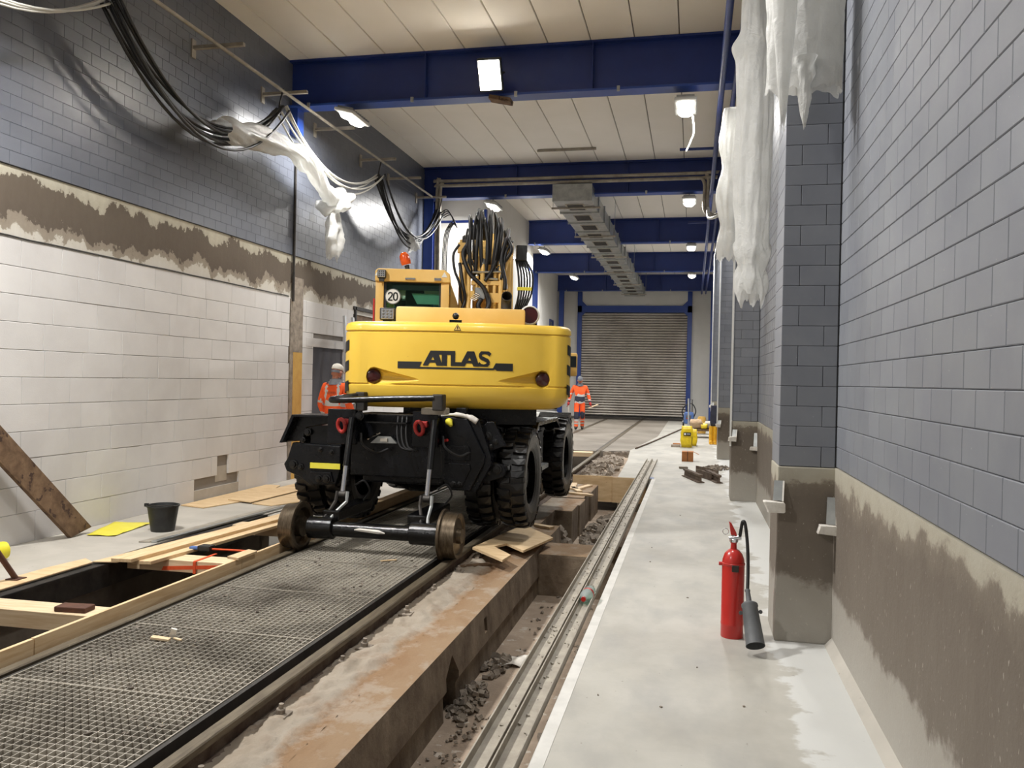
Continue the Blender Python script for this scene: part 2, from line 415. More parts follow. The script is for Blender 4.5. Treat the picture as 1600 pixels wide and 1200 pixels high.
# concrete rail beam with its broken far end
tb = MB().prism([(-2.172, -.78), (-1.47, -.78), (-1.5, -.42), (-1.475, -.38), (-1.5, -.12), (-2.172, -.12)], 'y', Y0, 9.7).build('trench_wall', 'trackbed_concrete'); struct(tb, 'rust stained concrete beam that carries the near rail')
def rough_grid(name, mat, x0, x1, y0, y1, nx, ny, zf, parent=None, skirt=None):
    vs = []; fs = []
    for j in range(ny + 1):
        for i in range(nx + 1):
            x = x0 + (x1 - x0) * i / nx; y = y0 + (y1 - y0) * j / ny; vs.append((x, y, zf(x, y)))
    for j in range(ny):
        for i in range(nx):
            a = j * (nx + 1) + i; fs.append((a, a + 1, a + nx + 2, a + nx + 1))
    b = MB().add(vs, fs); o = b.build(name, mat, parent, smooth='all', recalc=False); return o
nz = lambda x, y, z=0.0: noise.noise(Vector((x, y, z)))
# crumbled mortar along the rail foot, lying on the beam
rough_grid('mortar_bed', 'trackbed_concrete', -2.17, -1.72, 2.0, 9.7, 26, 300, lambda x, y: -.122 + max(0, .055 * (1 - abs((x + 1.93) / .17) ** 2)) * (.35 + .9 * abs(nz(x * 9, y * 5))) + .012 * nz(x * 30, y * 30), tb)['kind'] = 'stuff'
for k, (y0, y1, x1, z1) in enumerate(((10.85, 11.45, -1.52, -.12), (11.47, 12.1, -1.5, -.13), (12.13, 12.75, -1.53, -.12), (12.78, 13.75, -1.5, -.12))):
    MB().chbox(-2.172, x1, y0, y1, -.78, z1, .015).build('concrete_block', 'trackbed_concrete', tb)
MB().box(-2.172, -1.75, 9.7, 10.85, -.78, -.12).build('concrete_block', 'trackbed_concrete', tb)
def rubble_heap(b, cx, cy, cz, rx, ry, h, n, s0, s1):
    for i in range(n):
        a = random.uniform(0, 6.28); r = math.sqrt(random.random())
        x = cx + rx * r * math.cos(a); y = cy + ry * r * math.sin(a); s = random.uniform(s0, s1)
        z = cz + h * (1 - r) * random.random()
        b.cbox((x, y, z + s * .3), (s, s * random.uniform(.6, 1.2), s * random.uniform(.4, .8)), (random.uniform(-40, 40), random.uniform(-40, 40), random.uniform(0, 180)))
b = MB(); rubble_heap(b, -1.6, 10.25, -.57, .16, .5, .3, 90, .03, .12)
rubble_heap(b, -1.42, 5.35, -.57, .1, .35, .1, 160, .012, .05); rubble_heap(b, -1.4, 6.05, -.57, .1, .25, .05, 50, .02, .06)
rubble_heap(b, -1.2, 11.9, -.57, .28, 1.4, .12, 200, .03, .1); rubble_heap(b, -1.25, 4.3, -.57, .2, .9, .05, 120, .008, .03); rubble_heap(b, -.75, 6.0, -.57, .1, 3.0, .06, 120, .02, .07)
rubble_heap(b, -1.1, 7.2, -.57, .3, 1.2, .02, 60, .01, .03)
tag(b.build('rubble', 'rubble_grey'), 'grey concrete rubble and grit scattered along the trench floor', kind='stuff')
# drain opening in the beam's side
ct = MB().prism([(5.0, -.6), (5.28, -.6), (5.3, -.34), (5.18, -.2), (5.02, -.3)], 'x', -1.95, -1.3).box(-1.7, -1.3, 6.02, 6.1, -.31, -.2).box(-1.99, -1.92, 5.1, 5.4, -.5, 0).build('cutter', 'trackbed_concrete')
md = tb.modifiers.new('holes', 'BOOLEAN'); md.object = ct; md.solver = 'EXACT'
bpy.context.view_layer.update(); _m = bpy.data.meshes.new_from_object(tb.evaluated_get(bpy.context.evaluated_depsgraph_get())); tb.modifiers.clear(); tb.data = _m; bpy.data.objects.remove(ct)
# cross block in the trench
cb = MB().chbox(-1.5, -.62, 8.22, 8.85, -.6, -.15, .03).build('trench_wall', 'trackbed_concrete'); struct(cb, 'concrete block across the trench beyond the clear bottle')
# plywood shuttering closing the trench and earth behind it
fp = MB().box(-1.95, -1.28, 13.9, 13.93, -.42, .01).build('shutter_board', 'plywood'); tag(fp, 'plywood shutter board across the trench end behind the far tyre', 'board')
fp2 = MB().box(-1.28, -.72, 13.88, 13.91, -.42, .0).build('shutter_board', 'plywood'); tag(fp2, 'plywood shutter board under the far ends of the steel channels', 'board')
es = rough_grid('rubble', 'trench_floor', -2.06, -1.18, 13.95, 19.2, 20, 90, lambda x, y: -.13 + .05 * nz(x * 3, y * 2) + .04 * nz(x * 11, y * 9, 3) - .12 * max(0, (18.6 - y) / 5))
tag(es, 'loose brown earth and rubble beside the rail before the concrete edge', kind='stuff')
b = MB(); rubble_heap(b, -1.7, 16.6, -.12, .3, 2.3, .05, 220, .03, .11); o = b.build('stones', 'rubble_grey', es); o['kind'] = 'stuff'
# rough edge of the poured concrete
b = MB()
for i in range(34):
    t = i / 33; x = -1.95 + .55 * t
    b.cbox((x, 19.0 + .4 * max(0, t - .6), -.1), (.06, random.uniform(.04, .14), random.uniform(.14, .2)), (random.uniform(-9, 9), 0, random.uniform(-25, 25)))
o = b.build('broken_edge', 'rubble_grey', f2); o['kind'] = 'stuff'
# floor threshold in front of the roller door
struct(MB().box(-5.2, -.3, 35.2, 37.2, -.05, .004).build('trim_1', 'dark_steel'), 'dark threshold strip in front of the roller door')

# ---- brick helpers
def brick_mesh(name, w_, h_, d_, ch, mat):      # front face towards +x at x=0; y 0..w, z 0..h
    vs = [(-ch, 0, 0), (-ch, w_, 0), (-ch, w_, h_), (-ch, 0, h_), (0, ch, ch), (0, w_ - ch, ch), (0, w_ - ch, h_ - ch), (0, ch, h_ - ch), (-d_, 0, 0), (-d_, w_, 0), (-d_, w_, h_), (-d_, 0, h_)]
    fs = [(4, 5, 6, 7), (0, 1, 5, 4), (1, 2, 6, 5), (2, 3, 7, 6), (3, 0, 4, 7), (8, 9, 1, 0), (9, 10, 2, 1), (10, 11, 3, 2), (11, 8, 0, 3)]
    me = bpy.data.meshes.new(name); me.from_pydata(vs, [], fs); me.materials.append(MATS[mat]); return me
def lay(parent, name, items, mat, facing, nmax, d=.05, ch=.004, rest='block_courses', label=None):
    """items: (x_front, y0, w, z0, h). The nmax that show largest become objects, the rest one joined part."""
    cache = {}; ranked = []
    for it in items:
        x, y, w_, z, h_ = it
        s = seen((x, y + w_ / 2, z + h_ / 2)); ranked.append((s if s else 1e9 + y, it))
    ranked.sort(key=lambda q: q[0])
    pw_ = wloc(parent); restb = MB(); n = 0
    for s, (x, y, w_, z, h_) in ranked:
        if n < nmax and s < 1e8:
            k = (round(w_, 3), round(h_, 3))
            if k not in cache: cache[k] = brick_mesh(name, k[0], k[1], d, ch, mat)
            ob = bpy.data.objects.new(name, cache[k]); col.objects.link(ob); ob.parent = parent
            if facing > 0: ob.location = Vector((x, y, z)) - pw_
            else: ob.location = Vector((x, y + w_, z)) - pw_; ob.rotation_euler = (0, 0, math.pi)
            if label: ob['label'] = label
            n += 1
        else:
            sx = facing
            P = lambda q: (x + sx * q[0], y + q[1], z + q[2])
            vs = [(-ch, 0, 0), (-ch, w_, 0), (-ch, w_, h_), (-ch, 0, h_), (0, ch, ch), (0, w_ - ch, ch), (0, w_ - ch, h_ - ch), (0, ch, h_ - ch)]
            restb.add([P(q) for q in vs], [(4, 5, 6, 7), (0, 1, 5, 4), (1, 2, 6, 5), (2, 3, 7, 6), (3, 0, 4, 7)])
    if restb.v:
        o = restb.build(rest, mat, parent); o['kind'] = 'stuff'
# ---- left wall: dark blocks above, plaster band, white blocks below
wl = MB().box(-6.3, -6.025, Y0, 18.0, -.75, ZC).build('wall_left', 'joint_white')
struct(wl, 'left wall of dark grey blocks over torn plaster and white aerated blocks')
MB().box(-6.03, -5.996, Y0, 18.0, 3.42, ZC).build('joint_bed', 'joint_dark', wl)
MB().box(-6.03, -6.003, Y0, 18.0, 2.72, 3.43).build('plaster_band', 'plaster_band', wl)
items = []
for r in range(23):
    z = 3.425 + r * .125; h_ = min(.1245, ZC - z); y = Y0 + (.125 if r % 2 else 0)
    if h_ < .03: break
    while y < 17.7:
        if not (11.53 < y + .12 < 11.6): items.append((-5.985, y + .0008, .2484, z, h_))
        y += .25
lay(wl, 'block', items, 'dark_block', 1, 300, .02, .0022)
# white aerated blocks 60 x 25 cm, openings left free
def white_items(y0, y1, holes, zr=(0, 2.78), off=0):
    it = []
    rows = []; z = .03
    while z < zr[1] - .02: rows.append((z, min(.2465, zr[1] - z))); z += .25
    rows[0] = (0.0, .2765)
    for r, (z, h_) in enumerate(rows):
        y = y0 - random.uniform(0, .5)
        while y < y1:
            w_ = random.choice((.6, .6, .6, .42, .5)); a, b_ = max(y, y0), min(y + w_, y1); y += w_
            segs = [(a, b_)]
            for (h0, h1, z0, z1) in holes:
                if z + h_ > z0 + .02 and z < z1 - .02:
                    ns = []
                    for (s0, s1) in segs:
                        if s1 <= h0 or s0 >= h1: ns.append((s0, s1))
                        else:
                            if s0 < h0: ns.append((s0, h0))
                            if s1 > h1: ns.append((h1, s1))
                    segs = ns
            for (s0, s1) in segs:
                if s1 - s0 > .03: it.append((-5.992 + random.uniform(-.002, .002), round(s0, 2) + .001, round(s1 - s0, 2) - .003, z, h_))
    return it
DOORH = (12.36, 13.55, 0, 2.06); WINH = (13.95, 16.4, 1.2, 2.86)
its = white_items(Y0, 11.55, [(9.66, 9.93, .19, .39), (9.16, 10.19, .0, .14)]) + white_items(11.98, 17.75, [DOORH, WINH])
lay(wl, 'block', its, 'white_block', 1, 300, .03, .003)
pm('slot_grey', (182, 176, 167), (170, 163, 153), 4, rough=.95)
MB().box(-6.03, -5.997, 9.16, 10.19, .0, .136).build('slot_panel', 'slot_grey', wl)
MB().box(-6.03, -6.02, 9.66, 9.93, .19, .39).build('recess', 'slot_grey', wl)
# doorway, reveal and the opening above the machine
MB().box(-6.03, -6.018, DOORH[0], DOORH[1], 0, 2.06).build('doorway', 'door_recess', wl)
MB().box(-6.03, -5.988, 12.1, 13.9, 2.06, 2.2).build('lintel', 'white_block', wl, bevel=.004)
MB().box(-6.03, -6.018, WINH[0], WINH[1], 1.2, 2.86).build('opening', 'old_wood', wl)
MB().box(-6.02, -5.97, 14.0, 14.06, 1.3, 2.86).build('jamb_post', 'dark_steel', wl)
MB().box(-6.02, -5.97, 13.95, 16.4, 2.8, 2.86).build('jamb_post', 'dark_steel', wl)
# foam and plaster post between the two bays
po = MB().box(-6.03, -5.985, 11.67, 11.97, 0, 1.95).build('foam_strip', 'ochre_foam', wl)
MB().box(-6.03, -5.984, 11.62, 11.97, 1.95, 3.1).build('plaster_strip', 'rubble_grey', wl)
MB().box(-6.03, -5.982, 11.56, 11.66, 0, 2.75).build('mortar_strip', 'rubble_grey', wl)
# torn edge strip line under the plaster
b = MB()
pts = [(-5.99, 5 + i * .25, 2.79 + .008 * nz(i * .9, 3)) for i in range(27)]
b.tube(pts, .009, 5).build('joint_line', 'dark_steel', wl)

# ---- right wall, near part and bays between the pillars
wr = MB().box(.9, 1.2, Y0, Y1, -.75, ZC).build('wall_right', 'joint_dark'); struct(wr, 'right wall of grey glazed blocks over damp brown render')
MB().box(.868, .91, Y0, 27.0, 0, 1.095).build('damp_render', 'damp_render', wr)
b = MB().prism([(.868, 0), (.868, .05), (.845, .025), (.825, 0)], 'y', Y0, 5.4).build('fillet', 'left_concrete', wr)
items = []
for r in range(42):
    z = 1.1 + r * .125; h_ = min(.1235, ZC - z); y = Y0 + (.125 if r % 2 else 0)
    if h_ < .03: break
    while y < 24: items.append((.875, y + .0012, .2476, z, h_)); y += .25
lay(wr, 'block', items, 'grey_block', -1, 300, .04, .0035)
MB().box(.872, .9, 27.0, Y1, 2.6, ZC).build('white_panel', 'white_panel', wr)
MB().box(.87, .9, 24.2, Y1, 0, 2.6).build('grey_panel', 'grey_block', wr)
# ---- pillars
for k, py in enumerate((5.42, 11.73, 18.05, 24.35)):
    x0, x1, d = .535, .885, .44
    pl = MB().box(x0 + .012, x1 + .01, py + .012, py + d - .01, 1.0, ZC).build('pillar', 'joint_dark')
    struct(pl, ('wall pillar of grey blocks behind the red fire extinguisher', 'grey block pillar with one wrapped socket box, next beyond the nearest pillar', 'grey block pillar beside the yellow boots', 'farthest grey block pillar by the roller door')[k])
    MB().chbox(x0 - .004, x1, py - .004, py + d, 0, 1.093, .008).build('render_base', 'pillar_render', pl)
    for r in range(42):
        z = 1.097 + r * .125; h_ = min(.1232, ZC - z)
        if h_ < .03: break
        wa = .25 if r % 2 == 0 else .1
        for (a, b_) in ((x0, x0 + wa - .0012), (x0 + wa + .0012, x1 - .018)):
            key = ('pb', r % 2, a == x0, round(h_, 3))
            if key not in WLOC: WLOC[key] = mesh_of(MB().chbox(0, b_ - a, 0, d, 0, h_, .0035), 'block', 'dark_block' if 0 else 'grey_block')
            place(WLOC[key], 'block', pl, (a, py, z))
    MB().box(x1 - .017, x1 + .004, py - .002, py + .02, 1.09, ZC).build('corner_joint', 'decal_black', pl)
    if k in (1, 2, 3):
        MB().box(x0 - .03, x0 - .006, py - .03, py - .006, 0.75, ZC - 1).build('conduit', 'decal_white', pl)

# ---- ceiling
ce = MB().box(-6.3, 1.2, Y0, Y1, ZC + .03, ZC + .25).build('ceiling', 'ceiling_gap'); struct(ce, 'ceiling of long cream panels with dark joints')
BEAMY = (-1.1, 5.2, 11.5, 17.8, 24.1, 30.4, 36.7)
cm = {}
edges = [Y0] + [y + .08 for y in BEAMY if y > Y0]
ys = [Y0] + list(BEAMY) + [Y1]
for j in range(len(ys) - 1):
    a, b_ = ys[j], ys[j + 1]
    x = -6.28
    while x < .95:
        wd = min(.6, 1.1 - x); k = (round(wd, 3), round(b_ - a, 3))
        if k not in cm:
            ch = .012
            me = mesh_of(MB().prism([(.006, .05), (.006, ch), (ch, 0), (k[0] - ch, 0), (k[0] - .006, ch), (k[0] - .006, .05)], 'y', .01, k[1] - .01), 'panel', 'ceiling_panel'); cm[k] = me
        place(cm[k], 'panel', ce, (x, a, ZC)); x += .6
# ---- blue beams (plate girders) with bottom flange
def girder(y, x0, x1, label):
    g = MB().box(x0, x1, y - .02, y + .02, 5.62, ZC).build('beam', 'blue_steel'); struct(g, label)
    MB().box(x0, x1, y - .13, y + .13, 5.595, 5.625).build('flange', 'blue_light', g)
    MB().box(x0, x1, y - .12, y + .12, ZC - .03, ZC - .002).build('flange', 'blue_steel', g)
    for k, xs in enumerate((x0 + (x1 - x0) * .31, x0 + (x1 - x0) * .66)):
        MB().box(xs - .008, xs + .008, y - .12, y + .12, 5.625, ZC - .03).build('stiffener', 'blue_steel', g)
    for i in range(5):
        xs = x0 + .4 + i * (x1 - x0 - .8) / 4 + random.uniform(-.2, .2)
        MB().box(xs - .02, xs + .02, y - .15, y - .12, 5.57, 5.64).build('clip', 'galvanised', g)
    return g
lab = {5.2: 'blue roof girder above the camera', -1.1: 'blue roof girder behind the camera', 11.5: 'nearest blue roof girder with the glaring floodlight', 17.8: 'second blue roof girder above the excavator boom', 24.1: 'third blue roof girder, the vent duct runs under it', 30.4: 'fourth blue roof girder towards the roller door', 36.7: 'farthest blue girder over the roller door'}
for y in BEAMY: girder(y, -6.0 if y < 20 or y > 28 else -4.84, .9, lab[y])
# haunch plates and columns on the left
def column(x, y, z0, z1, wx, wy, label, mat='blue_steel'):
    c = MB().box(x - .012, x + .012, y - wy / 2, y + wy / 2, z0, z1).build('column', mat); struct(c, label)
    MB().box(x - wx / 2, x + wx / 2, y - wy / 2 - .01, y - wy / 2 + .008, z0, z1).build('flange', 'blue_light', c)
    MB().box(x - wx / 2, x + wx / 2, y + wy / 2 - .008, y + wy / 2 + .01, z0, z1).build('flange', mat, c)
    return c
column(-5.86, 17.85, 0, 5.6, .22, .26, 'blue steel column behind the excavator cab by the hanging cables')
struct(MB().box(-5.99, -5.86, 11.42, 11.62, 5.2, 5.6).build('trim_2', 'blue_light'), 'small blue bearing plate under the near girder')
column(-5.86, 30.4, 0, 5.6, .22, .26, 'blue steel column on the left beyond the white room')
column(-5.8, 36.6, 0, 5.6, .2, .2, 'slim blue column at the left of the roller door')
column(.78, 36.6, 0, 5.6, .2, .25, 'blue column at the right of the roller door')
# ---- white boxed room on the left beyond the cab
rm = MB().box(-6.3, -4.88, 19.0, 25.0, -.1, ZC).build('wall_room', 'white_panel'); struct(rm, 'white panelled room walls behind the excavator boom')
MB().box(-4.9, -4.84, 18.96, 19.06, 0, 5.6).build('corner_post', 'blue_light', rm)
for z in (2.35, 4.9):
    MB().box(-4.885, -4.868, 19.0, 25.0, z, z + .06).build('rail_trim', 'blue_steel', rm)
for y in (21.2, 23.2):
    MB().box(-4.885, -4.87, y, y + .05, 2.4, 4.9).build('rail_trim', 'blue_steel', rm)
MB().box(-6.0, -4.9, 18.985, 19.0, 5.3, 5.36).build('rail_trim', 'blue_steel', rm)
wf = MB().box(-6.3, -6.0, 25.0, Y1, -.1, ZC).build('wall_left', 'white_panel'); struct(wf, 'white panel wall on the left near the roller door')
MB().box(-6.0, -5.97, 34.6, 35.6, 2.7, 4.2).build('window_frame', 'blue_steel', wf)
MB().box(-6.0, -5.96, 34.7, 35.5, 2.8, 4.1).build('pane', 'dark_glass', wf)
wm = MB().box(-6.3, -5.99, 17.9, 19.0, -.1, ZC).build('wall_left', 'white_panel'); struct(wm, 'narrow white wall strip by the blue column')
# ---- end wall with the roller door
we = MB().box(-6.3, -5.02, Y1, Y1 + .3, 0, ZC).box(-.28, 1.2, Y1, Y1 + .3, 0, ZC).box(-5.02, -.28, Y1, Y1 + .3, 4.75, ZC).build('wall_far', 'white_panel'); struct(we, 'white end wall around the roller door')
for x in (-5.1, -.2):
    MB().box(x - .1, x + .1, Y1 - .12, Y1, 0, 5.65).build('door_post', 'blue_light', we)
MB().box(-5.2, -.1, Y1 - .12, Y1, 4.72, 5.02).build('door_header', 'blue_light', we)
for s, x in ((1, -5.0), (-1, -.3)):
    MB().prism([(x, 5.02), (x + s * .22, 5.02), (x, 5.24)], 'y', Y1 - .1, Y1 - .02).build('gusset', 'blue_light', we)
    MB().prism([(x, 4.72), (x + s * .16, 4.72), (x, 4.56)], 'y', Y1 - .1, Y1 - .02).build('gusset', 'blue_light', we)
pm('door_slat', (206, 199, 190), (170, 162, 152), .7, rough=.4, metal=.3, stretch=(1, 1, .8), rr=.1)
dr = MB().box(-5.02, -.28, Y1 + .1, Y1 + .14, 0, 4.75).build('door_1', 'dark_steel'); struct(dr, 'grey metal roller door with rounded horizontal slats, blue frame')
sm = mesh_of(MB().prism([(.03, .012), (-.015, .02), (-.045, .045), (-.05, .065), (-.04, .09), (-.01, .108), (.03, .112)], 'x', 0, 4.7), 'slat', 'door_slat')
for i in range(40): place(sm, 'slat', dr, (-5.0, Y1 + .07, .05 + i * .1165))
MB().box(-5.0, -.3, Y1 + .0, Y1 + .1, 0, .06).build('bottom_bar', 'rubber', dr)
struct(MB().box(-6.3, 1.2, Y0 - .3, Y0, -.8, ZC).build('wall_back', 'white_panel'), 'plain wall behind the camera')
# ================================================================== LAMPS
def twin_lamp(x, y, z, label, tilt=0, w=LAMP_W, rot=0, cold=(1, .982, .955)):
    t = empty('ceiling_lamp', (x, y, z))
    m = Matrix.Translation((x, y, z)) @ Matrix.Rotation(R(rot), 4, 'Z') @ Matrix.Rotation(R(tilt), 4, 'Y')
    MB().chbox(-.15, .15, -.34, .34, 0, .05, .02, m).build('housing', 'lamp_plastic', t)
    b = MB()
    for i in range(9): b.box(-.12, .12, -.3 + i * .075, -.28 + i * .075, .05, .085, m)
    b.build('cooling_fins', 'galvanised', t)
    for s in (-1, 1):
        b = MB(); pts = [(.105, 0), (.11, -.02), (.085, -.05), (.03, -.062)]
        b.lathe([(r, h) for r, h in pts], m @ Vector((0, s * .16, 0)), m.to_3x3() @ Vector((0, 0, 1)), 18)
        for i, v in enumerate(b.v):
            q = m.inverted() @ v; q.y = s * .16 + (q.y - s * .16) * 1.25; b.v[i] = m @ q
        b.build('lens', 'led_lens', t, smooth=60)
    MB().tube([m @ Vector((-.02, -.2, .08)), (x, y, z + .16), m @ Vector((.02, .2, .08))], .007, 6).build('hanger', 'dark_steel', t)
    ld = bpy.data.lights.new('lamp_light', 'AREA'); ld.shape = 'RECTANGLE'; ld.size = .24; ld.size_y = .6; ld.energy = w; ld.color = cold; ld.spread = R(172)
    lo = bpy.data.objects.new('lamp_light', ld); col.objects.link(lo)
    lo.matrix_world = m @ Matrix.Translation((0, 0, -.085)); q = lo.matrix_world.copy()
    lo.parent = t; lo.matrix_local = Matrix.Translation(-Vector((x, y, z))) @ q
    tag(t, label, 'lamp', 'twin ceiling lamps'); return t
twin_lamp(-5.02, 11.5, 5.42, 'twin-lens lamp under the near girder by the dark block wall', 14, LAMP_W * .9)
twin_lamp(-.18, 11.75, 5.42, 'twin-lens lamp hanging right of the near girder, beside the blue pipes', 0, LAMP_W * 1.2)
twin_lamp(-4.43, 17.95, 5.44, 'glowing lamp hanging just above the excavator boom hoses', 12, LAMP_W * 1.8)
twin_lamp(-.16, 18.05, 5.46, 'hanging lamp right of the second girder, above the vent duct', 0, LAMP_W * 1.8)
twin_lamp(-4.4, 24.25, 5.41, 'hanging lamp left of the duct, under the third girder', 12, LAMP_W * 1.8)
twin_lamp(-.13, 24.3, 5.48, 'hanging lamp right of the duct, under the third girder', 0, LAMP_W * 1.8)
twin_lamp(-4.39, 30.5, 5.42, 'small distant lamp left of the duct end', 12, LAMP_W * 1.8)
twin_lamp(-.12, 30.5, 5.46, 'small distant lamp right of the duct end', 0, LAMP_W * 1.8)
twin_lamp(-4.6, 5.2, 5.42, 'twin-lens lamp under the girder above the camera', -25, LAMP_W * 2.9)
twin_lamp(-.7, 5.3, 5.42, 'twin-lens lamp above the platform, over the camera', 0, LAMP_W * .7)
twin_lamp(-4.6, -1.0, 5.42, 'twin-lens lamp behind the camera', -25, LAMP_W * 1.6)
# floodlight on the near girder, aimed down the hall towards the camera
t = empty('floodlight', (-2.83, 11.2, 5.5))
m = Matrix.Translation((-2.83, 11.12, 5.8)) @ Matrix.Rotation(R(30), 4, 'X')
MB().chbox(-.17, .17, -.02, .07, -.22, .22, .02, m).build('housing', 'black_plastic', t)
MB().chbox(-.15, .15, -.028, -.018, -.195, .195, .004, m).build('lens', 'flood_lens', t)
MB().tube([m @ Vector((-.17, .03, 0)), m @ Vector((-.17, .16, 0)), m @ Vector((.17, .16, 0)), m @ Vector((.17, .03, 0))], .012, 6).build('bracket', 'dark_steel', t)
MB().chbox(-.2, .12, -.1, .1, -.03, .03, .01, Matrix.Translation((-2.7, 11.42, 5.54)) @ Matrix.Rotation(R(12), 4, 'Y')).build('clamp', 'old_wood', t)
ld = bpy.data.lights.new('flood_light', 'AREA'); ld.shape = 'RECTANGLE'; ld.size = .25; ld.size_y = .32; ld.energy = 110; ld.color = (1, .98, .95); ld.spread = R(115)
lo = bpy.data.objects.new('flood_light', ld); col.objects.link(lo); lo.parent = t
lo.matrix_local = Matrix.Translation(-Vector(t.location)) @ m @ Matrix.Translation((0, -.04, 0)) @ Matrix.Rotation(R(90), 4, 'X')
tag(t, 'glaring rectangular floodlight fixed to the near blue girder', 'floodlight')

# ================================================================== DUCT
du = empty('ventilation_duct', (-2.565, 26.9, 5.38))
dx0, dx1, dz0, dz1 = -2.98, -2.15, 5.38, 5.73
L = 1.2; n = 16
seg = mesh_of(MB().chbox(0, dx1 - dx0, 0, L - .03, 0, dz1 - dz0, .008), 'duct_section', 'galvanised')
fg = mesh_of(MB().box(-.03, dx1 - dx0 + .03, -.02, .02, -.03, dz1 - dz0 + .03), 'flange', 'galvanised')
gr = MB(); gr.box(.22, .62, .3, .9, -.012, .002)
grm = mesh_of(gr, 'grille', 'dusty_steel')
sl = MB()
for i in range(7): sl.box(.25, .59, .33 + i * .08, .375 + i * .08, -.02, -.012)
slm = mesh_of(sl, 'louvre', 'dark_steel')
for i in range(n):
    y = 17.3 + i * L
    sg = place(seg, 'duct_section', du, (dx0, y, dz0)); place(fg, 'flange', du, (dx0, y + L - .015, dz0))
    g = place(grm, 'grille', du, (dx0, y, dz0)); q = bpy.data.objects.new('louvre', slm); col.objects.link(q); q.parent = g
    if i % 3 == 0:
        zb = dz0 - .045
        MB().box(dx0 - .12, dx1 + .12, y + .56, y + .6, zb, zb + .04).build('support_rail', 'dusty_steel', du)
        for x in (dx0 - .09, dx1 + .09): MB().cyl((x, y + .58, zb), (x, y + .58, ZC), .006, seg=6).build('threaded_rod', 'galvanised', du)
MB().chbox(dx0 - .005, dx1 + .005, 17.27, 17.3, dz0 - .005, dz1 + .005, .004).build('end_cap', 'galvanised', du)
tag(du, 'long galvanised ventilation duct with louvred grilles under the ceiling', 'duct')
o = MB().box(-3.2, -2.0, 16.6, 16.64, 6.25, 6.295).build('support_channel', 'dusty_steel'); tag(o, 'short metal channel screwed to the ceiling before the vent duct', 'channel')
# ================================================================== PIPES AND CABLES
def pipe(name, pts, r, mat, label, cat='pipe', group=None, seg=8):
    o = MB().tube(pts, r, seg).build(name, mat, smooth=50); return tag(o, label, cat, group)
pipe('pipe', [(.285, 4, 5.45), (.285, 36.4, 5.45)], .04, 'blue_steel', 'outer long blue pipe running under the girders above the platform')
pipe('pipe', [(.45, 6.5, 5.45), (.45, 36.4, 5.45)], .035, 'blue_steel', 'blue pipe beside the hanging plastic, nearer the wall')
pipe('pipe', [(-.3, 14.2, 5.52), (.6, 14.2, 5.52)], .025, 'blue_steel', 'short blue cross pipe below the near right lamp')
pipe('pipe', [(-.2, 20.6, 5.5), (.6, 20.6, 5.5)], .025, 'blue_steel', 'short blue cross pipe beyond the second girder')
for k, (dz, dr_) in enumerate(((0, 0), (.1, .07))):
    z = 5.93 - dz
    pipe('pipe', bez([(-5.6 + dr_, 17.5, 3.0), (-5.6 + dr_, 17.5, z - .2), (-5.5 + dr_, 17.5, z), (-5.2, 17.5, z), (0, 17.5, z), (.15 - dr_, 17.5, z), (.22 - dr_, 17.5, z - .15), (.22 - dr_, 17.5, 5.2), (.35 - dr_, 17.5, 5.05), (.5, 17.5, 5.1)], 5), .036, 'dusty_steel', ('upper', 'lower')[k] + ' grey pipe bent along the second girder', 'pipe', 'grey pipes on the second girder')
# loose ends of white cable at the right
pipe('cable', bez([(-.1, 11.85, 5.45), (-.06, 11.9, 5.15), (-.1, 11.9, 5.0), (-.16, 11.9, 4.86)], 5), .012, 'cable_white_and_lit', 'short white cable end hanging below the near right lamp', 'cable')
pipe('cable', bez([(.22, 17.5, 5.22), (.24, 17.2, 4.95), (.4, 16.9, 4.92), (.6, 16.8, 5.05)], 6), .03, 'cable_white_and_lit', 'white cable loop at the bend of the grey pipes', 'cable')
# left: support rod with wall brackets
pipe('support_rod', [(-5.52, 3.0, 5.44), (-5.52, 16.9, 5.46)], .022, 'dusty_steel', 'long thin rod on wall brackets along the dark block wall', 'rod')
for k, y in enumerate((8.95, 10.6, 12.24, 14.1, 15.5, 17.2)):
    b = MB().box(-5.985, -5.3, y - .025, y + .025, 5.5, 5.54).box(-5.985, -5.965, y - .04, y + .04, 5.4, 5.62)
    o = b.build('wall_bracket', 'dusty_steel'); tag(o, ('nearest cantilever bracket high on the dark block wall', 'bracket at the end of the near girder', 'bracket beside the near left lamp', 'cantilever bracket beyond the near left lamp', 'bracket above the sagging black cables', 'bracket beside the blue column')[k], 'bracket')
# cable bundles between hooks
hooks = [(-5.56, 3.6, 5.25), (-5.56, 6.95, 5.2), (-5.56, 10.35, 5.25), (-5.56, 13.98, 5.22), (-5.5, 17.45, 5.3)]
for k, h in enumerate(hooks[1:]):
    o = MB().tube(bez([(h[0], h[1], h[2] - .12), (h[0], h[1] - .04, h[2]), (h[0] + .03, h[1], h[2] + .24)], 5), .012, 6).build('cable_hook', 'dark_steel')
    tag(o, ('hook at the upper left corner carrying black and white cables', 'hook carrying cables below the near girder', 'hook above the plastic-wrapped cables carrying black cables', 'hook by the blue column carrying the cable ends')[k], 'hook')
def cable_bundle(a, b_, sag, n, r, mat, label, grp, spread=.05, sagv=.12):
    for i in range(n):
        ox = random.uniform(-spread, spread); s = sag + random.uniform(-sagv, sagv)
        p0 = Vector(a) + Vector((ox, random.uniform(-.02, .02), -.03 * (i % 3))); p1 = Vector(b_) + Vector((random.uniform(-spread, spread), random.uniform(-.02, .02), -.03 * (i % 3)))
        o = MB().tube(cat_curve(p0, p1, s, 18), r, 6).build('cable', mat, smooth='all'); tag(o, label, 'cable', grp)
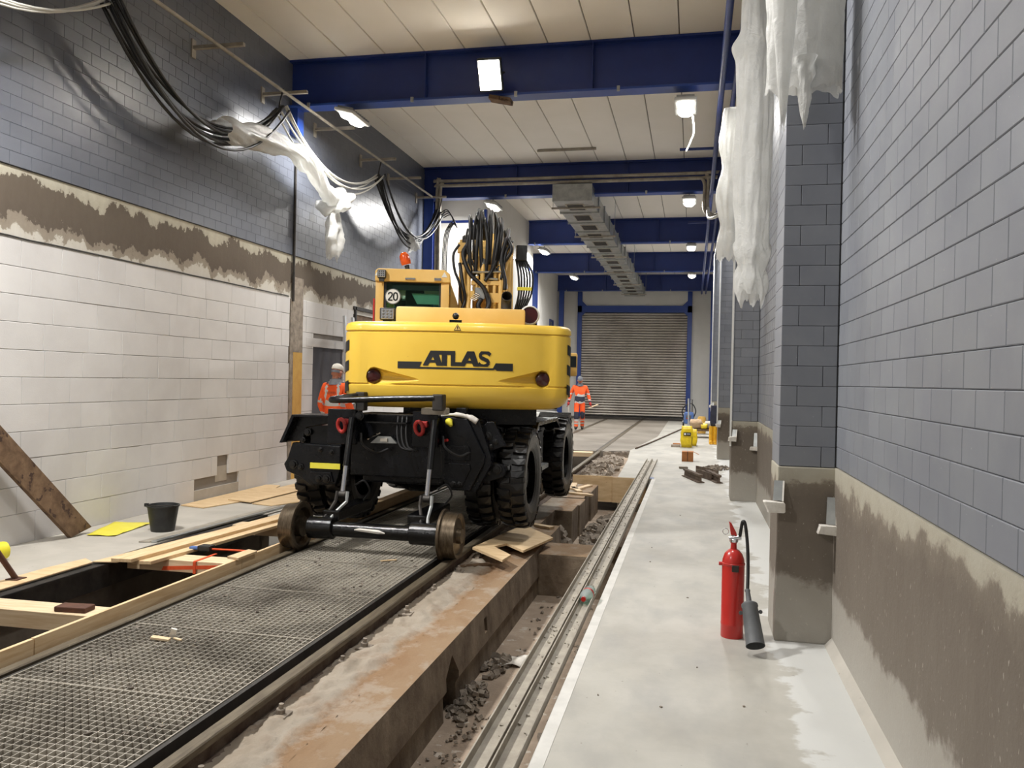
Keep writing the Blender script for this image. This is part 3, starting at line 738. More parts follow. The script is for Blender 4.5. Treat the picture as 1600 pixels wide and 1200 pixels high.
cable_bundle(hooks[0], hooks[1], .68, 4, .012, 'cable_white_and_lit', 'pale cable of the bundle sagging at the upper left corner', 'white cables at the upper left corner', .06, .12)
cable_bundle(hooks[1], hooks[2], .78, 9, .017, 'hose_rubber', 'black cable of the bundle sagging down to the plastic wrapping', 'black cables before the plastic wrapping', .14, .16)
cable_bundle(hooks[2], hooks[3], .62, 5, .014, 'cable_white_and_lit', 'cable of the bundle running out of the knotted plastic', 'cables beyond the knotted plastic', .1, .2)  # white here paints the lamp light falling on these cables by the knot
cable_bundle(hooks[3], hooks[4], .92, 9, .017, 'hose_rubber', 'black cable of the bundle sagging above the cab roof', 'black cables above the cab', .12, .16)
for i in range(4):
    x = -5.5 + i * .03
    o = MB().tube(bez([(x, 17.4, 5.2 - .03 * i), (x + .2, 17.3, 5.26 - .04 * i), (x + .34, 17.3, 5.02 - .05 * i), (x + .24, 17.35, 4.95), (x + .1, 17.4, 4.6), (x + .06, 17.45, 3.4), (x + .02, 17.45, 2.6)], 5), .011, 6).build('cable', 'hose_rubber', smooth='all')
    tag(o, 'black cable end looping over the hook by the blue column', 'cable', 'cable ends by the blue column')
pipe('conduit', [(-5.965, 11.6, 2.72), (-5.965, 11.6, 5.0)], .02, 'dark_steel', 'dark upright conduit on the dark block wall below the plastic', 'conduit')
# ================================================================== PLASTIC FILM
def film(name, centre, length, w0, w1, label, axis=(0, 0, -1), seg=40, rows=34, folds=7, depth=.5, seed=0, twist=.4, ragged=.12, prof=None, flat=None, parent=None, path=None):
    """A gathered plastic sheet: a closed, strongly folded tube hanging along a path."""
    vs, fs = [], []
    rnd = random.Random(seed)
    for j in range(rows + 1):
        t = j / rows
        if path:
            q = t * (len(path) - 1); i0 = min(int(q), len(path) - 2); c = Vector(path[i0]).lerp(Vector(path[i0 + 1]), q - i0)
            tg = (Vector(path[i0 + 1]) - Vector(path[i0])).normalized()
        else:
            c = Vector(centre) + Vector(axis) * length * t; tg = Vector(axis)
        w_ = prof(t) if prof else w0 + (w1 - w0) * t
        u = Vector((1, 0, 0)) if abs(tg.x) < .8 else Vector((0, 1, 0)); u = (u - tg * u.dot(tg)).normalized(); v = tg.cross(u)
        for k in range(seg):
            a = 2 * math.pi * k / seg
            f_ = 1 + depth * .45 * math.sin(folds * a + 3 * t * twist + seed) * (.4 + .6 * nz(a * 1.3, t * 2, seed)) + .55 * depth * nz(math.cos(a) * 2.4 + seed, math.sin(a) * 2.4, t * 5) + .2 * depth * nz(math.cos(a) * 7, math.sin(a) * 7 + seed, t * 16)
            fx, fy = flat if flat else (1, 1)
            e = 0
            e = ragged * (t ** 3) * (nz(math.cos(a) * 1.6 + seed, math.sin(a) * 1.6) + .4 * nz(math.cos(a) * 5 + seed, math.sin(a) * 5))
            p = c + u * (w_ * f_ * math.cos(a + twist * t) * fx) + v * (w_ * f_ * math.sin(a + twist * t) * fy) + tg * e
            vs.append(p)
    for j in range(rows):
        for k in range(seg):
            k2 = (k + 1) % seg; fs.append((j * seg + k, j * seg + k2, (j + 1) * seg + k2, (j + 1) * seg + k))
    o = MB().add(vs, fs).build(name, 'plastic_film', parent, smooth='all', recalc=True)
    if label: tag(o, label, 'plastic sheet')
    return o
# wrapped cables on the left
film('plastic_wrap', None, 0, 0, 0, 'crumpled plastic sheet wound around the cables on the dark block wall, ending in a knot', path=[(-5.55, 8.9, 4.5), (-5.55, 9.5, 4.6), (-5.55, 10.3, 4.72), (-5.55, 10.9, 4.76), (-5.56, 11.4, 4.62), (-5.56, 11.8, 4.42), (-5.55, 12.05, 4.36), (-5.55, 12.2, 4.25)], seg=28, rows=60, folds=5, depth=.8, seed=3, twist=6, prof=lambda t: .085 + .06 * math.exp(-((t - .02) / .05) ** 2) + .05 * abs(math.sin(9 * t)) + .14 * math.exp(-((t - .93) / .05) ** 2) - (.1 if t > .99 else 0))
film('plastic_tail', (-5.55, 12.1, 4.3), .85, .05, .16, 'plastic sheet tail hanging from the knot above the torn plaster', seg=30, rows=20, folds=4, depth=.8, seed=9, twist=.5, flat=(.6, 1), prof=lambda t: .05 + .13 * math.sin(min(1, t * 1.5) * 1.57) - .05 * max(0, t - .8) * 5 * .8)
film('plastic_wrap', None, 0, 0, 0, 'small strip of plastic tied around the black cables above the cab', path=[(-5.56, 15.55, 4.45), (-5.55, 15.75, 4.3), (-5.55, 15.9, 4.2)], seg=18, rows=10, folds=3, depth=.8, seed=13, twist=3, prof=lambda t: .07 + .05 * t)
# sheets hanging over the cable tray on the right
tr = empty('cable_tray', (.62, 15, 5.1))
MB().box(.52, .54, 4, 26, 5.2, 5.26).build('side_rail', 'galvanised', tr); MB().box(.8, .82, 4, 26, 5.2, 5.26).build('side_rail', 'galvanised', tr)
rg = mesh_of(MB().box(0, .28, -.015, .015, 0, .012), 'rung', 'galvanised')
for i in range(55): place(rg, 'rung', tr, (.53, 4.2 + i * .4, 5.2))
tag(tr, 'metal cable ladder along the right wall behind the hanging plastic', 'cable tray')
film('plastic_sheet', (.6, 5.12, 5.3), 1.98, .2, .24, 'wide pleated plastic sheet hanging in front of the nearest pillar', seg=120, rows=70, folds=4, depth=.3, seed=21, twist=.1, ragged=.06, flat=(1, .4), prof=lambda t: .16 + .045 * t ** .6)
film('plastic_sheet', (.47, 4.98, 4.3), 1.2, .05, .02, 'narrow pointed plastic tail hanging at the front edge of the wide sheet', seg=40, rows=30, folds=3, depth=.35, seed=25, twist=.4, ragged=.1, flat=(1, .7), prof=lambda t: .1 * (1 - t) ** .8 + .006)
film('plastic_sheet', (.6, 5.06, 3.5), .38, .1, .01, 'twisted plastic end dangling below the wide sheet', seg=36, rows=20, folds=3, depth=.5, seed=29, twist=1.2, ragged=.06, prof=lambda t: .065 * (1 - t) ** .8 + .005)
film('plastic_sheet', (.47, 7.5, 5.3), 2.95, .14, .16, 'long plastic sheet hanging between the first two pillars', seg=90, rows=100, folds=4, depth=.36, seed=33, twist=.5, ragged=.14, flat=(1, .6), prof=lambda t: .1 + .05 * math.sin(t * 3) + .05 * math.exp(-((t - .26) / .03) ** 2) + (.02 * math.sin(60 * t) if t > .85 else 0))
film('plastic_sheet', (.42, 11.2, 5.2), 1.95, .1, .12, 'farther plastic sheet bunched beyond the long hanging one', seg=60, rows=50, folds=4, depth=.6, seed=41, twist=.8, ragged=.16, flat=(1, .8), prof=lambda t: .09 + .05 * abs(math.sin(t * 8)))
film('plastic_sheet', (.48, 3.6, 5.3), 1.15, .3, .34, 'plastic sheet gathered over the cable ladder above the camera', seg=60, rows=30, folds=4, depth=.3, seed=51, twist=.2, ragged=.2, flat=(.6, 1.2), prof=lambda t: .2 + .14 * t ** .5)
# ================================================================== EXCAVATOR
TH, CX, CY = R(15.9), -2.76, 9.63
U = Matrix.Translation((CX, CY, 0)) @ Matrix.Rotation(TH, 4, 'Z')
ex = empty('excavator', (-2.78, 9.55, 0))
tag(ex, 'yellow road-rail excavator with black chassis standing on the rails', 'excavator')
def up(b, name, mat, parent=ex, **kw): return b.xf(U).build(name, mat, parent, **kw)
# ---- counterweight: plan curve swept through stacked, inset layers
HW = 1.115
def plan_pts(inset):
    pts = []
    hw = HW - inset; rr_ = .2
    pts.append((-hw, -.75)); pts.append((-hw, -1.2)); pts.append((-hw, -1.62 + inset * .4))
    ysr = lambda x: -2.1 + inset + .2 * x * x
    xc = hw - rr_
    yc = ysr(xc) + rr_ * .93
    for i in range(1, 9):
        a = R(180 + 90 * i / 8.6); pts.append((-xc + rr_ * math.cos(a), yc + rr_ * math.sin(a)))
    n = 22
    for i in range(n + 1):
        x = -xc + .03 + (2 * xc - .06) * i / n; pts.append((x, ysr(x)))
    right = [(-x, y) for (x, y) in pts[:11]]
    return pts + right[::-1]
def surf_y(x): return -2.1 + .2 * x * x
layers = [(1.30, .30), (1.305, .17), (1.33, .09), (1.37, .04), (1.43, .012), (1.5, 0), (1.518, 0), (1.524, .012), (1.535, .012), (1.541, 0), (1.75, 0), (2.028, 0), (2.034, .01), (2.044, .01), (2.05, -.004), (2.09, -.002), (2.115, .012), (2.13, .035), (2.137, .07), (2.138, .4)]
vs, fs = [], []; npl = len(plan_pts(0))
for (z, ins) in layers: vs += [(x, y, z) for (x, y) in plan_pts(ins)]
for j in range(len(layers) - 1):
    for k in range(npl - 1): fs.append((j * npl + k, j * npl + k + 1, (j + 1) * npl + k + 1, (j + 1) * npl + k))
    fs.append((j * npl + npl - 1, j * npl, (j + 1) * npl, (j + 1) * npl + npl - 1))
fs.append(tuple(range(npl))); fs.append(tuple(range((len(layers) - 1) * npl + npl - 1, (len(layers) - 1) * npl - 1, -1)))
cw = up(MB().add(vs, fs), 'counterweight', 'yellow_paint', smooth=32)
# scooped tail-lamp recesses cut into it
cut = MB()
for s in (-1, 1):
    p0 = Vector((s * .82, surf_y(.82) + .012, 1.605)); p1 = Vector((s * .36, surf_y(.36) - .012, 1.575))
    cut.tube([p0 + Vector((s * .07, 0, .01)), p0 + Vector((s * .045, 0, .006)), p0, p1], [.03, .075, .092, .006], 20)
cuto = up(cut, 'cutter', 'yellow_paint', None)
md = cw.modifiers.new('scoop', 'BOOLEAN'); md.object = cuto; md.operation = 'DIFFERENCE'; md.solver = 'EXACT'
bpy.context.view_layer.update()
dg = bpy.context.evaluated_depsgraph_get(); me2 = bpy.data.meshes.new_from_object(cw.evaluated_get(dg)); cw.modifiers.clear(); cw.data = me2
bpy.data.objects.remove(cuto)
for s in (-1, 1):
    o = up(MB().lathe([(.0, -.012), (.05, -.01), (.07, .0), (.074, .012), (.074, .05)], (s * .825, surf_y(.83) + .045, 1.607), (s * .1, 1, 0), 22), 'tail_lamp', 'tail_glass', cw, smooth=40)
def patch(b, poly, off=-.004):      # flat polygon (x, z) laid on the curved rear face
    b.add([(x, surf_y(x) + off, z) for (x, z) in poly], [tuple(range(len(poly)))])
def strip(b, x0, x1, zt, zb, n=10, s0=0, s1=0):
    for i in range(n):
        a, c = i / n, (i + 1) / n
        xa, xb = x0 + (x1 - x0) * a, x0 + (x1 - x0) * c
        patch(b, [(xa, zt), (xb, zt), (xb, zb), (xa, zb)])
b = MB(); Z0, ZH = 1.717, .143
def let(polys, x, w_):
    for p in polys: patch(b, [(x + q[0] * w_, Z0 + q[1] * ZH) for q in p])
A_ = [[(0, 0), (.27, 0), (.66, 1), (.38, 1)], [(.38, 1), (.74, 1), (1.0, 0), (.70, 0)], [(.2, .2), (.8, .2), (.76, .38), (.26, .38)]]
let(A_, -.345, .19)
let([[(0, 1), (1, 1), (1, .74), (0, .74)], [(.3, .8), (.68, .8), (.68, 0), (.3, 0)]], -.205, .135)
let([[(0, 1), (.42, 1), (.42, 0), (0, 0)], [(.3, .26), (1, .26), (1, 0), (.3, 0)]], -.078, .1)
let(A_, .005, .19)
S = [(.98, .80), (.82, .93), (.55, .985), (.28, .93), (.14, .76), (.22, .6), (.5, .5), (.78, .4), (.86, .24), (.72, .08), (.45, .015), (.18, .06), (.02, .2)]
for i in range(len(S) - 1):
    p, q = Vector(S[i]), Vector(S[i + 1]); d = (q - p).normalized(); nn = Vector((-d.y, d.x)); h1 = .13
    p2, q2 = p - d * .03, q + d * .03
    cl = lambda v: (min(1.08, max(-.06, v.x)), min(1.02, max(-.0, v.y)))
    let([[cl(p2 + nn * h1), cl(q2 + nn * h1), cl(q2 - nn * h1), cl(p2 - nn * h1)]], .185, .115)
strip(b, -.585, -.375, 1.752, 1.686, 5); patch(b, [(-.376, 1.752), (-.352, 1.752), (-.385, 1.705), (-.376, 1.7)])
strip(b, -.376, .34, 1.703, 1.686, 14); patch(b, [(.325, 1.7), (.352, 1.752), (.362, 1.752), (.362, 1.686)])
strip(b, .36, .52, 1.752, 1.680, 5)
up(b, 'lettering', 'decal_black', cw)
# warning triangle
b = MB(); patch(b, [(-.055, 2.055), (.015, 2.055), (-.02, 2.118)], -.007); tr_ = up(b, 'warning_sign', 'decal_black', cw)
b = MB(); patch(b, [(-.046, 2.06), (.006, 2.06), (-.02, 2.108)], -.009); up(b, 'warning_field', 'ochre_paint', cw)
b = MB(); patch(b, [(-.023, 2.066), (-.017, 2.066), (-.014, 2.095), (-.026, 2.095)], -.011); up(b, 'warning_mark', 'decal_black', cw)
# black side stripes round the corners
def plan_curve():
    pts = plan_pts(-.004); return pts
pc = plan_curve()
for side in (0, 1):
    for k in range(3):
        z1 = 1.96 - k * .197; bb = MB()
        idx = [1, 2, 3, 4, 5, 6]
        P = [pc[i] for i in idx]
        # start part way along the flat side
        P[0] = (P[1][0], P[1][1] + .22)
        for i in range(len(P) - 1):
            t0, t1 = i / (len(P) - 1), (i + 1) / (len(P) - 1)
            q = []
            for (pp, tt) in ((P[i], t0), (P[i + 1], t1)):
                x = pp[0] if side == 0 else -pp[0]
                q.append(((x, pp[1], z1 - .05 + .045 * tt), (x, pp[1], z1 - .15 + .045 * tt)))
            bb.add([q[0][0], q[1][0], q[1][1], q[0][1]], [(0, 1, 2, 3)])
        up(bb, 'stripe', 'decal_black', cw)
# ---- engine hood, camera ball, lamps on it
hood = up(MB().chbox(-.64, .66, -1.68, -.15, 2.1, 2.31, .03), 'hood', 'ochre_paint', smooth=40)
ball = up(MB().box(-.1, .02, -1.98, -1.9, 2.136, 2.165).lathe([(.0, -.035), (.024, -.025), (.035, 0), (.024, .025), (0, .035)], (-.04, -1.94, 2.205), (0, 0, 1), 14), 'camera', 'black_gloss', smooth=50)
rl = up(MB().lathe([(.07, .1), (.1, .06), (.104, -.02), (.098, -.05), (.088, -.055), (.085, -.045)], (.715, -1.5, 2.262), (0, 1, 0), 24, caps=False), 'round_lamp', 'lamp_plastic', smooth=45)
up(MB().lathe([(.084, 0), (.084, .02)], (.715, -1.54, 2.262), (0, 1, 0), 24), 'lens', 'tail_glass', rl)
up(MB().box(.64, .79, -1.52, -1.42, 2.13, 2.18), 'lamp_bracket', 'black_paint')
def square_lamp(cx_, cy_, cz_, w_, h_, rim='black_plastic'):
    o = up(MB().chbox(cx_ - w_ / 2, cx_ + w_ / 2, cy_ - .02, cy_ + .07, cz_ - h_ / 2, cz_ + h_ / 2, .012), 'work_lamp', rim, smooth=40)
    up(MB().chbox(cx_ - w_ * .42, cx_ + w_ * .42, cy_ - .026, cy_ - .018, cz_ - h_ * .42, cz_ + h_ * .42, .003), 'lens', 'chrome', o)
    b = MB()
    for i in range(3):
        for j in range(3): b.lathe([(.0, -.006), (h_ * .1, 0)], (cx_ + (i - 1) * w_ * .25, cy_ - .027, cz_ + (j - 1) * h_ * .25), (0, 1, 0), 10)
    up(b, 'reflector', 'grey_plastic', o)
    up(MB().box(cx_ - w_ * .3, cx_ + w_ * .3, cy_, cy_ + .04, cz_ - h_ / 2 - .04, cz_ - h_ / 2), 'lamp_foot', 'dark_steel', o)
square_lamp(-.742, -1.46, 2.245, .155, .125)
# ---- body panels and turntable
up(MB().chbox(-1.1, 1.1, -.9, 1.7, 1.28, 1.42, .02), 'upper_frame', 'black_paint')
up(MB().chbox(.05, 1.1, -.78, 1.3, 1.42, 2.1, .03), 'side_cover', 'yellow_paint', smooth=40)
up(MB().chbox(-1.1, -.2, -.78, .05, 1.42, 2.1, .03), 'side_cover', 'yellow_paint', smooth=40)
up(MB().lathe([(.62, 1.0), (.66, 1.05), (.66, 1.2), (.58, 1.2), (.58, 1.29)], (0, 0, 0), (0, 0, 1), 30), 'turntable', 'black_paint', smooth=40)
up(MB().box(-.55, .8, -1.6, -.6, 1.14, 1.31), 'belly_guard', 'black_paint')
# ---- cab
cab = up(MB().chbox(-1.03, -.135, .1, 1.75, 1.42, 2.12, .03), 'cab', 'ochre_paint', smooth=40)
for (x, y) in ((-.98, .14), (-.19, .14), (-.98, 1.66), (-.19, 1.66)):
    up(MB().chbox(x - .05, x + .05, y - .045, y + .045, 2.05, 2.78, .012), 'cab_pillar', 'ochre_paint', cab, smooth=40)
up(MB().prism([(-1.035, 2.755), (-.13, 2.755), (-.13, 2.86), (-.2, 2.91), (-1.0, 2.91), (-1.035, 2.88)], 'y', .06, 1.8), 'cab_roof', 'ochre_paint', cab, bevel=.012)
up(MB().box(-.93, -.24, .12, .128, 2.1, 2.74), 'rear_window', 'cab_glass', cab)
up(MB().box(-.93, -.24, 1.68, 1.688, 2.1, 2.7), 'front_window', 'cab_glass', cab)
up(MB().box(-1.0, -.99, .2, 1.6, 2.1, 2.72).box(-.18, -.17, .2, 1.6, 2.1, 2.72), 'side_window', 'cab_glass', cab)
up(MB().box(-.93, -.24, .128, .15, 2.66, 2.755).box(-.935, -.9, .118, .15, 2.05, 2.75).box(-.26, -.235, .118, .15, 2.05, 2.75), 'window_seal', 'decal_black', cab)
up(MB().chbox(-.8, -.36, .55, .7, 2.0, 2.58, .06).chbox(-.7, -.46, .52, .62, 2.5, 2.72, .04), 'seat', 'black_plastic', cab, smooth=40)
up(MB().prism([(-.72, 2.1), (-.55, 2.1), (-.82, 2.74), (-.93, 2.74)], 'y', 1.0, 1.05), 'guard_strut', 'grey_plastic', cab)
b = MB()
for i in range(7): b.box(-.68, -.24, .16, .166, 2.2 + i * .045, 2.206 + i * .045)
up(b, 'heater_lines', 'grey_plastic', cab)
pm('green_light_band', (212, 240, 230), (196, 228, 216), 6, rough=.6)  # greenish light in the cab window, put into the colour
up(MB().prism([(-.6, 2.63), (-.24, 2.63), (-.24, 2.5), (-.53, 2.5)], 'y', .2, .21), 'window_light_band', 'green_light_band', cab)  # added panel standing in for the light band in the rear window
rd = up(MB().lathe([(.0, 0), (.092, 0), (.095, .004)], (-.82, .105, 2.577), (0, 1, 0), 28), 'speed_sign', 'decal_white', cab)
rim_ = MB()
for i in range(28):
    a, c = 2 * math.pi * i / 28, 2 * math.pi * (i + 1) / 28
    rim_.add([(-.82 + r_ * math.cos(t_), .103, 2.577 + r_ * math.sin(t_)) for (r_, t_) in ((.086, a), (.094, a), (.094, c), (.086, c))], [(0, 1, 2, 3)])
up(rim_, 'sign_rim', 'grey_plastic', cab)
# the figures 2 and 0
def stroke(b, pts, wd, y, ox, oz, sc):
    P = [Vector((ox + p[0] * sc, oz + p[1] * sc)) for p in pts]
    for i in range(len(P) - 1):
        d = (P[i + 1] - P[i]).normalized(); n_ = Vector((-d.y, d.x)) * wd; e = d * wd * .3
        q = [P[i] - e + n_, P[i + 1] + e + n_, P[i + 1] + e - n_, P[i] - e - n_]
        b.add([(v.x, y, v.y) for v in q], [(0, 1, 2, 3)])
b = MB()
stroke(b, [(0, .78), (.06, .94), (.25, 1), (.44, .94), (.5, .76), (.4, .52), (.02, .06), (0, .0), (.52, .0)], .0085, .101, -.873, 2.531, .092)
stroke(b, [(.25, 1), (.06, .9), (0, .6), (0, .38), (.06, .1), (.25, 0), (.44, .1), (.5, .38), (.5, .6), (.44, .9), (.25, 1)], .0085, .101, -.811, 2.531, .092)
up(b, 'sign_figures', 'decal_black', cab)
bc = up(MB().lathe([(.0, .175), (.035, .168), (.058, .13), (.064, .06), (.058, .02)], (-.66, .12, 2.95), (-.28, -.12, 1), 20), 'beacon', 'orange_lens', smooth=60)
up(MB().cyl((-.625, .1, 2.83), (-.66, .12, 2.955), .018, .03), 'beacon_stem', 'black_plastic', bc)
up(MB().box(-.67, -.55, .04, .06, 2.78, 2.8), 'beacon_clip', 'chrome', bc)
square_lamp(-.95, .0, 2.835, .1, .1)
up(MB().box(-.32, -.24, .03, .062, 2.775, 2.805), 'plate_lamp', 'chrome', cab)
for x in (-1.0, -.2):
    b = MB(); b.add([(x - .035, .055, 2.82), (x + .035, .055, 2.82), (x, .055, 2.885)], [(0, 1, 2)]); up(b, 'warning_sticker', 'decal_white', cab)
up(MB().box(-1.06, -1.04, .14, .2, 2.05, 2.55), 'reflector_strip', 'red_paint', cab)
up(MB().prism([(-.13, 2.12), (-.02, 2.12), (-.02, 2.5), (-.13, 2.8)], 'y', .45, 1.2), 'cab_side_guard', 'ochre_paint', smooth=40)
# ---- boom with pipes and hoses
bo = up(MB().prism([(.35, 2.0), (1.15, 2.0), (1.75, 3.05), (3.7, 3.4), (3.75, 3.65), (1.5, 3.62), (.9, 3.3)], 'x', .16, .5), 'boom', 'ochre_paint', bevel=.02)
for x in (-.03, .54):
    up(MB().prism([(.45, 1.8), (1.2, 1.8), (1.35, 2.9), (1.1, 3.42), (.85, 3.42), (.7, 3.2)], 'x', x, x + .13), 'boom_bracket', 'ochre_paint', bo, bevel=.015)
    up(MB().cyl((x + .065, .6, 2.2), (x + .065, .75, 3.32), .06, .06, 14), 'lift_cylinder', 'ochre_paint', bo, smooth=40)
    up(MB().lathe([(.07, -.03), (.09, 0), (.09, .03)], (x + .065, .8, 3.38), (1, 0, 0), 16), 'pin', 'dark_steel', bo, smooth=40)
up(MB().box(.52, .66, .5, .62, 3.2, 3.3).box(-.05, .07, .5, .62, 3.2, 3.32), 'pipe_clamp', 'ochre_paint', bo)
for k, (x, z0, z1, r_) in enumerate(((.1, 2.3, 3.05, .026), (.27, 2.75, 3.05, .03), (.2, 2.6, 2.9, .02), (.5, 2.3, 3.05, .03), (.42, 2.3, 2.95, .022), (.56, 2.35, 2.75, .026), (.0, 2.3, 2.6, .024), (.33, 2.55, 2.85, .018))):
    up(MB().tube(bez([(x, .42, z0), (x, .4, (z0 + z1) / 2), (x + random.uniform(-.01, .01), .42, z1)], 4), r_, 9), 'boom_pipe', 'ochre_paint', bo, smooth=60)
    up(MB().cyl((x, .42, z1 - .01), (x, .43, z1 + .06), r_ * 1.25, r_ * .9, 8), 'hose_fitting', 'galvanised', bo)
up(MB().tube(bez([(.1, .4, 2.62), (.1, .36, 2.46), (.16, .34, 2.4), (.2, .34, 2.3)], 5), .032, 9), 'boom_pipe', 'ochre_paint', bo, smooth=60)
up(MB().tube(bez([(.6, .36, 2.66), (.6, .34, 2.54), (.55, .34, 2.5)], 5), .03, 9), 'boom_pipe', 'ochre_paint', bo, smooth=60)
up(MB().box(.18, .3, .36, .46, 2.6, 2.74), 'valve_block', 'galvanised', bo); up(MB().box(.13, .5, .38, .5, 2.78, 2.83), 'pipe_clamp', 'ochre_paint', bo)
up(MB().box(.36, .48, .38, .47, 2.56, 2.68), 'valve_block', 'ochre_paint', bo); up(MB().box(.12, .17, .38, .47, 2.6, 2.7), 'valve_block', 'ochre_paint', bo)
up(MB().cyl((.14, .38, 2.93), (.54, .38, 2.95), .014, seg=8).cyl((.3, .38, 2.86), (.46, .38, 2.85), .016, seg=8), 'cross_pipe', 'galvanised', bo)
b = MB()
for i in range(5): b.cyl((.12 + i * .015, .34, 2.6 + i * .018), (.19 + i * .012, .33, 2.57 + i * .018), .007, seg=6)
up(b, 'hose_sleeve', 'chrome', bo)
rr2 = random.Random(5)
for i in range(17):      # hoses arching over the top of the boom foot
    x = .05 + .54 * i / 16 + rr2.uniform(-.03, .03); zt = 3.8 - 3.2 * (x - .3) ** 2 - rr2.uniform(0, .14); z0 = rr2.uniform(2.78, 3.1); xo = .32 + (x - .32) * rr2.uniform(.3, 1.2)
    up(MB().tube(bez([(xo, .44, z0), (x + rr2.uniform(-.05, .05), .38, (z0 + zt) / 2), (x, .42, zt - .12), (x + rr2.uniform(-.02, .02), .6, zt), (x, .85, zt - .08), (x, 1.0, 3.45)], 6), rr2.choice((.014, .017, .02, .025)), 7), 'hose', 'hose_rubber', bo, smooth='all')
for (pts, r_) in (([(-.03, .42, 3.28), (-.1, .4, 3.15), (-.08, .4, 2.95), (-.01, .4, 2.75), (.0, .4, 2.4), (-.12, .3, 2.3)], .017), ([(.08, .4, 3.3), (.02, .36, 3.15), (.1, .33, 2.92), (.22, .32, 2.8), (.3, .32, 2.7), (.34, .32, 2.5), (.2, .3, 2.32)], .026),
                  ([(.44, .4, 3.1), (.38, .36, 2.95), (.3, .34, 2.82)], .022), ([(.3, .36, 2.72), (.36, .32, 2.55), (.3, .32, 2.42), (.18, .3, 2.3)], .028), ([(.56, .4, 3.38), (.5, .36, 3.1), (.55, .36, 2.85), (.55, .36, 2.72)], .024), ([(.64, .42, 3.35), (.56, .38, 3.2), (.53, .38, 3.0), (.5, .38, 2.85)], .018),
                  ([(-.02, .42, 3.05), (.02, .38, 2.8), (.05, .36, 2.55), (-.08, .3, 2.32)], .022), ([(.26, .34, 2.6), (.22, .32, 2.5), (.3, .32, 2.4)], .03)):
    up(MB().tube(bez(pts, 7), r_, 8), 'hose', 'hose_rubber', bo, smooth='all')
sb = up(MB().chbox(.7, .84, .55, .68, 3.12, 3.32, .015), 'coupling_box', 'black_plastic')
for i in range(6):
    x = .7 + i * .024
    up(MB().tube(bez([(x, .6, 3.15), (x + .03 + .012 * i, .55, 2.95), (x + .04 + .008 * i, .55, 2.7), (x - .0, .55, 2.5), (x - .05, .55, 2.3)], 6), .014, 6), 'hose', 'hose_rubber', sb, smooth='all')
up(MB().box(.72, .9, .52, .58, 2.74, 2.78), 'clamp', 'yellow_plastic', sb)
up(MB().tube(bez([(.5, -1.0, 2.28), (.5, -1.0, 2.4), (.5, -1.03, 2.47), (.5, -1.09, 2.5)], 5), .055, 16, caps=False), 'exhaust', 'dark_steel', smooth=60, solid=.006)
# mirror on the right
mr = up(MB().tube(bez([(1.12, .9, 1.6), (1.3, .95, 1.62), (1.47, 1.0, 1.7)], 5), .015, 8), 'mirror_arm', 'black_plastic')
up(MB().chbox(1.42, 1.58, 1.0, 1.06, 1.66, 1.97, .025), 'mirror', 'ochre_paint', mr, smooth=40)
up(MB().chbox(1.47, 1.56, .985, 1.0, 1.78, 1.93, .008), 'mirror_glass', 'dark_glass', mr)

# ---- chassis
def part(b, name, mat, parent=ex, **kw): return b.build(name, mat, parent, **kw)
part(MB().chbox(-3.2, -2.36, 7.75, 12.0, .55, 1.02, .02), 'chassis', 'black_paint')
part(MB().chbox(-3.3, -2.26, 8.5, 11.4, .9, 1.05, .02), 'chassis_deck', 'black_paint')
for y in (8.34, 10.75):
    part(MB().cyl((-3.8, y, .6), (-1.75, y, .6), .11, seg=16).lathe([(.12, -.3), (.2, -.12), (.2, .12), (.12, .3)], (-2.78, y, .6), (1, 0, 0), 18), 'axle', 'black_paint', smooth=45)
# tyres: carcass with staggered lugs, rim inside
def tyre_mesh():
    b = MB(); r0, w_ = .5, .135
    prof = [(.27, -.1), (.30, -.115), (.36, -.132), (.44, -.135), (.475, -.125), (.485, -.105), (.487, 0), (.485, .105), (.475, .125), (.44, .135), (.36, .132), (.30, .115), (.27, .1)]
    b.lathe(prof, (0, 0, 0), (1, 0, 0), 48, caps=False)
    n = 26
    for i in range(n):
        for s in (-1, 1):
            a = 2 * math.pi * (i + (.5 if s > 0 else 0)) / n
            m = Matrix.Rotation(a, 4, 'X')
            q = []
            for (x, da) in ((.008, -.07), (.075, -.085), (.138, -.06), (.138, .06), (.075, .05), (.008, .03)):
                q.append((x * s, da * .58))
            lo_ = [m @ Vector((x, t * .98, .462 if abs(x) > .12 else .48)) for (x, t) in q]
            hi_ = [m @ Vector((x * .97, t * .86, .50 if abs(x) > .12 else .518)) for (x, t) in q]
            k = len(q); b.add(lo_ + hi_, [tuple(range(k, 2 * k))] + [(j, (j + 1) % k, (j + 1) % k + k, j + k) for j in range(k)])
    return mesh_of(b, 'tyre', 'rubber')
def rim_mesh():
    b = MB(); b.lathe([(.275, -.1), (.262, -.085), (.255, -.02), (.12, .0), (.11, .06), (.0, .065)], (0, 0, 0), (-1, 0, 0), 32, caps=False)
    b.lathe([(.275, .1), (.255, .08), (.255, -.02)], (0, 0, 0), (1, 0, 0), 32, caps=False)
    for i in range(8):
        a = 2 * math.pi * i / 8; b.lathe([(.02, -.01), (.02, .03), (.0, .032)], (-.0, .165 * math.cos(a), .165 * math.sin(a)), (-1, 0, 0), 6)
    return mesh_of(b, 'rim', 'black_gloss', smooth=40)
tm, rmm = tyre_mesh(), rim_mesh()
for y in (8.34, 10.75):
    for (x, rz) in ((-1.71, math.pi), (-2.04, math.pi), (-3.85, 0), (-3.52, 0)):
        t_ = place(tm, 'tyre', ex, (x, y, .6), rot=(R(random.uniform(0, 14)), 0, 0))
        q = bpy.data.objects.new('rim', rmm); col.objects.link(q); q.parent = t_; q.rotation_euler = (0, 0, math.pi if rz else 0)
